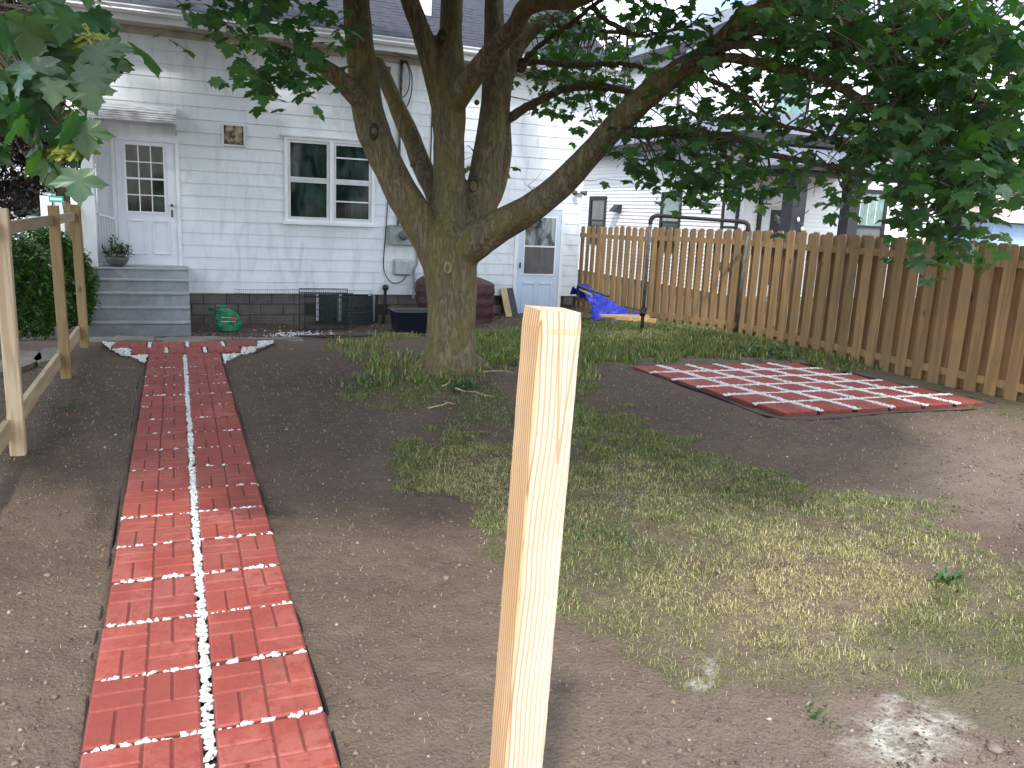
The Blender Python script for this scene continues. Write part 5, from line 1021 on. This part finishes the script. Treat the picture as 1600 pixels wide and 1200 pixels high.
dg = bpy.context.evaluated_depsgraph_get(); me2 = bpy.data.meshes.new_from_object(tmp.evaluated_get(dg)); bpy.data.objects.remove(tmp)
nv_ = len(me2.vertices); co = np.empty(nv_*3, np.float32); me2.vertices.foreach_get('co', co); co = co.reshape(-1, 3); nr = np.empty(nv_*3, np.float32); me2.vertices.foreach_get('normal', nr); nr = nr.reshape(-1, 3)
ang = np.arctan2(nr[:, 1], nr[:, 0])
h_ = (fbm(co[:, 0]*16+co[:, 1]*9+50, co[:, 2]*4.5+30, 4)-.47)*.022+(fbm(co[:, 0]*4+co[:, 1]*3+5, co[:, 2]*3+8, 3)-.45)*.035
h_ += .022*np.exp(-co[:, 2]/.5)*np.sin(ang*5+1)
amp = np.clip(1.25-co[:, 2]/6, .3, 1)
co += nr*(h_*amp)[:, None]; me2.vertices.foreach_set('co', co.ravel()); me2.polygons.foreach_set('use_smooth', np.ones(len(me2.polygons), bool)); me2.materials.clear(); me2.materials.append(M['bark']); me2.update(); me2.name = 'trunk'; link('trunk', me2, tree)
for x, y, d, r_, k_ in KN:
    if k_ == 0 and r_ < .045: continue
    p = Vector(onD(x, y, d-.02)); f_ = (Vector(EYEP)-p).normalized(); q_ = f_.to_track_quat('Z', 'Y')
    rim = MB(); prof = [(1.3, -.6), (1.12, .0), (.86, .12), (.66, .02), (.45, -.12), (.001, -.16)]; rim.lathe((0, 0, 0), [(a*r_*random.uniform(.92, 1.06), b*r_) for a, b in prof], 14)
    o = rim.build('knot', M['knotpale'] if k_ == 2 else M['knot'], tree, smooth=True); o.matrix_world = Matrix.Translation(p) @ q_.to_matrix().to_4x4() @ Matrix.Diagonal((.72, 1.15, 1, 1)); o.matrix_parent_inverse = Matrix.Translation(tree.location).inverted(); o.matrix_basis = Matrix.Translation(p) @ q_.to_matrix().to_4x4() @ Matrix.Diagonal((.72, 1.15, 1, 1))
for nm, (P_, R_, big) in LIMBS.items():
    if big: continue
    p2 = smooth_path(P_, 5); r2 = np.interp(np.linspace(0, len(R_)-1, len(p2)), range(len(R_)), R_); p2 = [p+rng.normal(0, .006, 3) for p in p2]
    MB().tube(p2, list(r2), 8, wob=.08).build('branch', M['bark2'], tree, smooth=True)
LP = np.concatenate([np.array(smooth_path(v[0], 5)) for v in LIMBS.values() if True]); 
# foliage blobs: px, py, rx, ry, dmin, dmax, n, size
FB = [(45, 20, 95, 45, 2.7, 3.4, 26), (55, 95, 85, 50, 2.7, 3.4, 26), (100, 60, 60, 50, 2.8, 3.4, 12), (40, 150, 60, 40, 2.7, 3.2, 14), (75, 190, 50, 40, 2.7, 3.2, 12), (25, 60, 60, 70, 2.8, 3.5, 12), (25, 200, 40, 30, 2.7, 3.2, 8), (150, 10, 25, 30, 2.8, 3.2, 4),
      (410, 25, 90, 45, 5.4, 6.6, 95), (430, 90, 65, 40, 5.4, 6.4, 60), (500, 40, 60, 45, 5.6, 6.8, 50), (385, 118, 35, 20, 5.4, 6., 14), (450, 140, 35, 25, 5.5, 6., 20), (345, 20, 35, 30, 5.4, 6., 18), (470, 100, 40, 40, 5.6, 6.4, 24),
      (880, 130, 60, 50, 8.5, 10.5, 170), (930, 60, 60, 60, 8.5, 10.5, 190), (845, 60, 30, 50, 9, 10.5, 50), (950, 160, 45, 50, 8.5, 10., 120), (890, 20, 50, 30, 8.5, 10, 70), (1000, 90, 40, 30, 8.5, 10, 40), (1010, 10, 40, 25, 8., 9.5, 40),
      (1050, 25, 60, 25, 6.2, 7.5, 45), (1085, 30, 40, 30, 6., 7, 30),
      (1000, 260, 45, 35, 7., 8.2, 75), (1060, 250, 70, 60, 6.8, 8.2, 240), (1130, 230, 80, 70, 6.4, 8., 300), (1100, 290, 90, 30, 6.8, 8., 130), (1180, 270, 50, 50, 6.4, 7.8, 120), (1080, 180, 70, 40, 6.6, 8, 110), (1150, 140, 70, 40, 6.3, 7.8, 100), (1200, 50, 90, 60, 5.6, 7.2, 210), (1320, 30, 120, 50, 5., 7., 290), (1440, 60, 120, 70, 4.8, 6.8, 360), (1560, 60, 80, 80, 4.6, 6.4, 300),
      (1250, 110, 70, 40, 6., 7.4, 70), (1340, 120, 80, 50, 5.4, 7, 170), (1430, 160, 90, 60, 5., 6.6, 290), (1540, 170, 90, 70, 4.8, 6.4, 330), (1310, 190, 70, 40, 5.8, 7.2, 90), (1230, 190, 50, 30, 6., 7.4, 40), (1390, 230, 90, 50, 5., 6.6, 220), (1500, 250, 90, 50, 4.6, 6.2, 230), (1580, 240, 50, 60, 4.6, 6, 130), (1330, 275, 60, 30, 5.6, 7., 80), (1280, 240, 40, 30, 6., 7., 40),
      (1440, 300, 60, 30, 4.8, 6., 70), (1490, 340, 55, 45, 4.8, 5.8, 75), (1420, 345, 35, 30, 5., 5.8, 34), (1480, 385, 45, 22, 4.9, 5.6, 34), (1540, 290, 45, 35, 4.7, 5.8, 40), (1590, 290, 20, 20, 4.7, 5.4, 12), (1560, 120, 80, 60, 6.4, 8, 90), (1350, 60, 160, 60, 7, 9, 170), (1270, 320, 25, 20, 6., 6.6, 10), (520, 255, 12, 40, 8.9, 9.2, 0), (735, 250, 8, 20, 9.3, 9.6, 6), (793, 265, 10, 20, 9.3, 9.6, 8), (1030, 205, 25, 15, 7.2, 7.6, 14), (985, 210, 25, 22, 7.4, 7.8, 16), (1085, 100, 30, 25, 6.6, 7., 20), (1530, 395, 20, 20, 5, 5.5, 0)]
AP = []; AS = []; TW = MB(); AY = []
for (cx_, cy_, rx, ry, d0, d1, n_) in FB:
    if not n_: continue
    k = 0; near = d0 < 4
    if not near and cx_ > 960: n_ = int(n_*(.52 if (cy_ > 170 and cx_ < 1345) else .72))
    while k < n_:
        m_ = min(n_-k, random.randint(3, 5) if near else random.randint(6, 10)); r_ = math.sqrt(random.random()); a = random.uniform(0, 6.28); d = random.uniform(d0, d1)
        ctr = onD(cx_+rx*r_*math.cos(a), cy_+ry*r_*math.sin(a), d); sp_ = .07 if near else .13
        AP.append(ctr+rng.normal(0, sp_, (m_, 3))*[1, 1, .7]); AS.append(rng.uniform(.07, .125, m_)*(1.18 if near else 1.)); AY.append(np.full(m_, 1. if near else 0.))
        if near: src = np.array(LIMBS['b14'][0][4])+rng.normal(0, .1, 3); src = LP[np.argmin(((LP-ctr)**2).sum(1))]
        else: src = LP[np.argmin(((LP-ctr)**2).sum(1))]
        L_ = np.linalg.norm(src-ctr)
        if L_ < 1.3: TW.tube([src, (src+ctr)/2+rng.normal(0, .05*L_+.01, 3)+[0, 0, .04], ctr, ctr+rng.normal(0, .07, 3)], [.009 if not near else .006, .006 if not near else .004, .0035, .0018], 4)
        k += m_
AP = np.concatenate(AP); AS = np.concatenate(AS); AY = np.concatenate(AY)
# single drooping leaves seen against the house at the left
for x, y, d, s_ in ((122, 288, 2.7, .115), (148, 92, 2.8, .105), (168, 84, 2.85, .10), (138, 122, 2.8, .12), (130, 212, 2.75, .12), (135, 150, 2.8, .11)): AP = np.vstack([AP, onD(x, y-22, d)]); AS = np.append(AS, s_); AY = np.append(AY, 2.)
RF = leaf_frames(len(AP)); CL = leaf_cols(len(AP))
# leaves on the near spray hang with their faces towards the open yard
kk = np.where(AY > 0)[0]; rn = leaf_frames(len(kk), (.75, 1.3)); RF[kk] = rn
kk = np.where(AY > 1.5)[0]
for j in kk:
    t = random.uniform(-.35, .45); d = np.array([math.sin(.3+t)*.6, -.25, -.85]); d /= np.linalg.norm(d); nn = np.array([-.1, -1, .35]); nn -= d*nn.dot(d); nn /= np.linalg.norm(nn); RF[j] = np.stack([np.cross(d, nn), d, nn])
px, py, dep = to_px(AP); vis = (px > -80) & (px < 1680) & (py > -60); size_px = AS*F/dep*vis
order = np.argsort(-size_px); top300 = order[:300]; rest = order[300:]
lm_ = []
for g_ in range(6):
    for cq in range(3):
        v, t = LG[g_]; me_ = bpy.data.meshes.new('leaf'); me_.from_pydata([tuple(x) for x in v], [], [tuple(int(i) for i in q) for q in t]); ca_ = me_.color_attributes.new('Col', 'FLOAT_COLOR', 'POINT'); cc_ = [(.030, .082, .040), (.040, .10, .042), (.055, .12, .036)][cq]
        ca_.data.foreach_set('color', list((*cc_, 1))*len(v)); me_.materials.append(M['leaf']); me_.polygons.foreach_set('use_smooth', [True]*len(me_.polygons)); lm_.append(me_)
for j in top300:
    o = link('leaf', random.choice(lm_), tree); m4 = Matrix.Identity(4)
    for r_ in range(3):
        for c_ in range(3): m4[r_][c_] = float(RF[j][c_][r_]*AS[j])
        m4[r_][3] = float(AP[j][r_])
    o.matrix_basis = m4
leaf_mesh('foliage', AP[rest], RF[rest], AS[rest], CL[rest], tree, LG)
# upper crown, out of the picture, that shades the yard
n = 62000; v3 = rng.normal(0, 1, (n, 3)); v3 /= np.linalg.norm(v3, axis=1)[:, None]; P = np.array([1.3, 7.0, 6.7])+v3*(rng.random((n, 1))**.42)*np.array([7.4, 7.4, 3.4]); cl_ = fbm(P[:, 0]*.8+P[:, 2]*.5+9, P[:, 1]*.8+3, 3)
px, py, dep = to_px(P); inside = (dep > .2) & (px > -60) & (px < 1660) & (py > -45) & (py < 1250)
shx = P[:, 0]+.408*P[:, 2]; shy = P[:, 1]+.704*P[:, 2]
jt = (rng.random(n)-.5)*1.6+(fbm(P[:, 0]*1.5, P[:, 1]*1.5, 2)-.4)*3; shx = shx+jt*.6; shy = shy+jt
k = (~inside) & (cl_ > .385) & (P[:, 2] > 3.4) & ~((shx > 8.0) & (shy > 10.0)) & ~((shx > 6.2) & (shy < 6.4)) & ~((shx > 3.6) & (shy < 4.7)) & (((P-np.array([0, 0, EYE]))**2).sum(1) > 4.5); P = P[k]; n = len(P)
o = leaf_mesh('crown_leaves', P, leaf_frames(n, (0, .7)), rng.uniform(.17, .28, n), leaf_cols(n), tree, LG2)
TW.build('twigs', M['twig'], tree, kind='stuff')
# bare dead twigs around the right-hand limbs
dt = MB()
for _ in range(110):
    s_ = LP[random.randrange(len(LP))]; pxx, pyy, dd_ = to_px(s_)
    if pxx < 830 or pyy < 0: continue
    p = [s_]; d = rng.normal(0, 1, 3); d[2] = d[2]*.6-.3; d /= np.linalg.norm(d)
    for q in range(5): d = d+rng.normal(0, .3, 3); d /= np.linalg.norm(d); p.append(p[-1]+d*.13)
    dt.tube(p, [.006, .005, .004, .003, .002, .0015], 4)
dt.build('dead_twigs', M['twig'], tree, kind='stuff')
# winged seeds
for (x, y, d, n_, w) in ((98, 232, 2.8, 16, .045), (122, 228, 2.8, 6, .05), (38, 55, 2.85, 9, .04), (138, 58, 2.85, 8, .04), (105, 170, 2.9, 4, .03), (118, 40, 2.9, 4, .03)):
    V_ = []; T_ = []; C_ = []
    for k in range(n_):
        b = onD(x+random.uniform(-16, 16), y+random.uniform(-10, 8), d+random.uniform(-.03, .03))
        for s_ in (-1, 1):
            dirv = np.array([s_*random.uniform(.5, 1), random.uniform(-.3, .3), random.uniform(-1.2, -.1)]); dirv /= np.linalg.norm(dirv); up = np.cross(dirv, [0, 1, 0]); up /= np.linalg.norm(up); i0 = len(V_)
            for u, h in ((0, .3), (.25, .28), (.6, .4), (.95, .25), (1.05, 0), (.9, -.2), (.5, -.12), (.1, -.15)): V_.append(b+dirv*u*w+up*h*w*.45+np.array([0, random.uniform(-.003, .003), 0]))
            T_ += [(i0, i0+i, i0+i+1) for i in range(1, 7)]; f_ = random.uniform(.75, 1.2); C_ += [[.26*f_, .30*f_, .035*f_]]*8
    mesh_np('seed_cluster', np.array(V_), np.array(T_), M['leaf'], tree, col=np.array(C_))

# roots, dead sticks and weeds at the trunk foot
for k, (x, y, a, l, lab) in enumerate(((700, 610, .9, .45, 'pale dead stick lying against the tree foot on the left'), (742, 622, -.8, .4, 'pale dead stick pointing at the camera below the trunk'), (690, 640, .3, .3, 'short dead twig on the soil left of the trunk foot'), (775, 595, -.3, .4, 'thin dead stick right of the trunk by the cut post'), (640, 598, 1.2, .3, 'thin dead twig in the weeds left of the trunk'))):
    q = onZ(x, y); p = [Vector((q[0]+l*(t/4-.5)*math.cos(a)+random.uniform(-.02, .02), q[1]+l*(t/4-.5)*math.sin(a)*1.3, float(zg(q[0], q[1]))+.03+random.uniform(0, .03))) for t in range(5)]
    tag(MB().tube(p, [.008, .007, .006, .005, .003], 5).build('dead_stick', M['rail']), lab, 'stick')
wd = []
for (x, y, n_, s_, sz_, lab) in ((590, 600, 110, .42, .045, 'clump of low green weeds left of the tree trunk'), (725, 612, 26, .18, .07, 'dark green weed seedlings at the foot of the trunk'), (95, 640, 10, .10, .05, 'small weed seedling in the soil beside the second railing post'), (1478, 912, 10, .05, .055, 'single tuft of coarse green grass in the dry lawn'), (1275, 1128, 7, .035, .03, 'small broad-leaved weed in the soil at the lawn edge'), (945, 840, 40, .25, .028, 'green weed patch in the lawn right of the cut post'), (1545, 604, 16, .08, .06, 'broad-leaved weed at the fence foot beyond the patio'), (1190, 555, 50, .35, .11, 'taller grass and weeds at the fence foot behind the patio')):
    q = onZ(x, y); pts = [(q[0]+random.gauss(0, s_*.6), q[1]+random.gauss(0, s_*.6), float(zg(q[0], q[1]))+.015) for _ in range(n_)]
    o = leaf_tuft('weed', pts, sz_, 5, M['grass'], [(.045, .10, .03), (.07, .14, .04), (.035, .08, .035)], None, 2.6, .7); tag(o, lab, 'weed', kind='stuff' if True else None)

# ------------------------------------------------------------------ bushes and purple tree at left
def shrub(name, lab, ctr, rad, n_, size, cols, mat='leaf', elong=2.2, stems=8, cat='bush', group=None):
    t = thing(name, lab, cat, (ctr[0], ctr[1], float(zg(ctr[0], ctr[1], False)))); pts = []
    st_ = MB()
    for k in range(stems): a = random.uniform(0, 6.28); b = Vector((ctr[0]+.15*math.cos(a), ctr[1]+.15*math.sin(a), -.1)); e = Vector((ctr[0]+rad[0]*.7*math.cos(a), ctr[1]+rad[1]*.7*math.sin(a), ctr[2]+rad[2]*random.uniform(.2, .8))); st_.tube([b, b.lerp(e, .5)+Vector((0, 0, .1)), e], [.014, .01, .005], 5)
    st_.build('stem', M['twig'], t, kind='stuff')
    while len(pts) < n_:
        v = rng.normal(0, 1, 3); v /= np.linalg.norm(v); r_ = random.uniform(.55, 1.)**.5*(.82+.36*float(fbm(np.array(v[0]*2.5+5), np.array(v[2]*2.5+v[1]*2+5), 2))); p = np.array(ctr)+v*np.array(rad)*r_
        if p[2] > -.15: pts.append(p)
    o = leaf_tuft('foliage', pts, size, 5, M[mat], cols, t, elong, -.1); o['kind'] = 'stuff'; return t
GC = [(.06, .15, .025), (.04, .10, .02), (.09, .20, .04), (.03, .07, .02)]
shrub('bush', 'bright green leafy bush behind the second railing post', onD(80, 450, 12.2), (.62, .8, .95), 2600, .085, GC)
shrub('bush', 'dark green bush at the left edge behind the first railing post', onD(5, 460, 11.), (.8, .7, .95), 2200, .085, GC)
shrub('bush', 'thin green shrub beside the third railing post near the steps', onD(122, 465, 13.4), (.32, .5, .75), 420, .08, GC)
pc = onD(35, 150, 20.); pt = thing('purple_tree', 'dark purple-leaved tree on the left beyond the bushes', 'tree', (pc[0], pc[1], 0))
tx, ty = onD(108, 340, 20)[:2]; MB().tube([(tx, ty, -.4), (tx, ty, 1.2), (tx-.2, ty, 3), (tx-.5, ty, 6)], [.11, .10, .09, .05], 10).tube([(tx, ty, 1.6), (tx-.9, ty-.3, 3.4), (tx-1.6, ty-.6, 5)], [.12, .09, .04], 8).build('trunk', M['bark2'], pt, smooth=True)
pts = []
while len(pts) < 11500:
    v = rng.normal(0, 1, 3); v /= np.linalg.norm(v); r_ = random.random()**.4; q = np.array([pc[0]-.3, pc[1]+.3, 4.7])+v*np.array([2.35, 2.2, 3.9])*r_
    if q[2] < 1.35+.35*math.sin(q[0]*2): continue
    if float(fbm(np.array(q[0]*1.2), np.array(q[2]*1.2+q[1]*.6), 3)) > .30: pts.append(q)
o = leaf_tuft('crown', pts, .13, 6, M['purple'], [(.035, .018, .022), (.022, .014, .018), (.055, .03, .035), (.03, .03, .02)], pt, 1.7, -.2); o['kind'] = 'stuff'
# trees far behind to close the view between the houses
for (x, y, z, rx, lab) in ((6, 48, 5, 6, 'green tree behind the roof of the white clapboard house'), (-12, 50, 5, 7, 'green tree in the far background on the left'), (27, 34, 5, 5, 'green tree behind the pale blue house')):
    t = thing('background_tree', lab, 'tree', (x, y, 0)); MB().tube([(x, y, -.4), (x, y, 3), (x+.3, y, 6)], [.3, .25, .12], 8).build('trunk', M['bark2'], t); pts = []
    while len(pts) < 1800: v = rng.normal(0, 1, 3); v /= np.linalg.norm(v); pts.append(np.array([x, y, z])+v*np.array([rx*.8, rx*.8, 3.4])*random.random()**.35)
    o = leaf_tuft('crown', pts, .4, 4, M['leaf'], GC, t, 1.8, 0); o['kind'] = 'stuff'
GR = {'concrete_kerb': 'broken pieces of concrete kerb', 'bush': 'bushes behind the railing', 'stone': 'stones lying on the bare soil', 'dead_stick': 'dead sticks around the tree foot', 'wire_crate': 'folded wire crates', 'stone_slab': 'stone slabs at the left edge', 'weed': 'weeds', 'leaning_board': 'boards leaning on the wall', 'background_tree': 'trees in the far background', 'cable': 'black cables on the siding', 'conduit': 'grey conduits on the siding'}
for o_ in list(COL.objects):
    if o_.parent is None and o_.name.split('.')[0] in GR: o_['group'] = GR[o_.name.split('.')[0]]
# overhead service wire from the eave
cable('service_wire', [tuple(onD(275, -5, 14.6)), tuple(onD(310, 15, 14.9)), tuple(onD(345, 42, 15.2)), (4.0, HY-.1, 4.42)] if False else [tuple(onD(270, -4, 13)), tuple(onD(330, 32, 13.4)), tuple(onD(450, 40, 14.2)), tuple(onD(540, 60, 15.)), (4.0, 15.25, 4.40)], .008, 'rubber', 'thin black service wire running down to the eave', 'wire', 4)
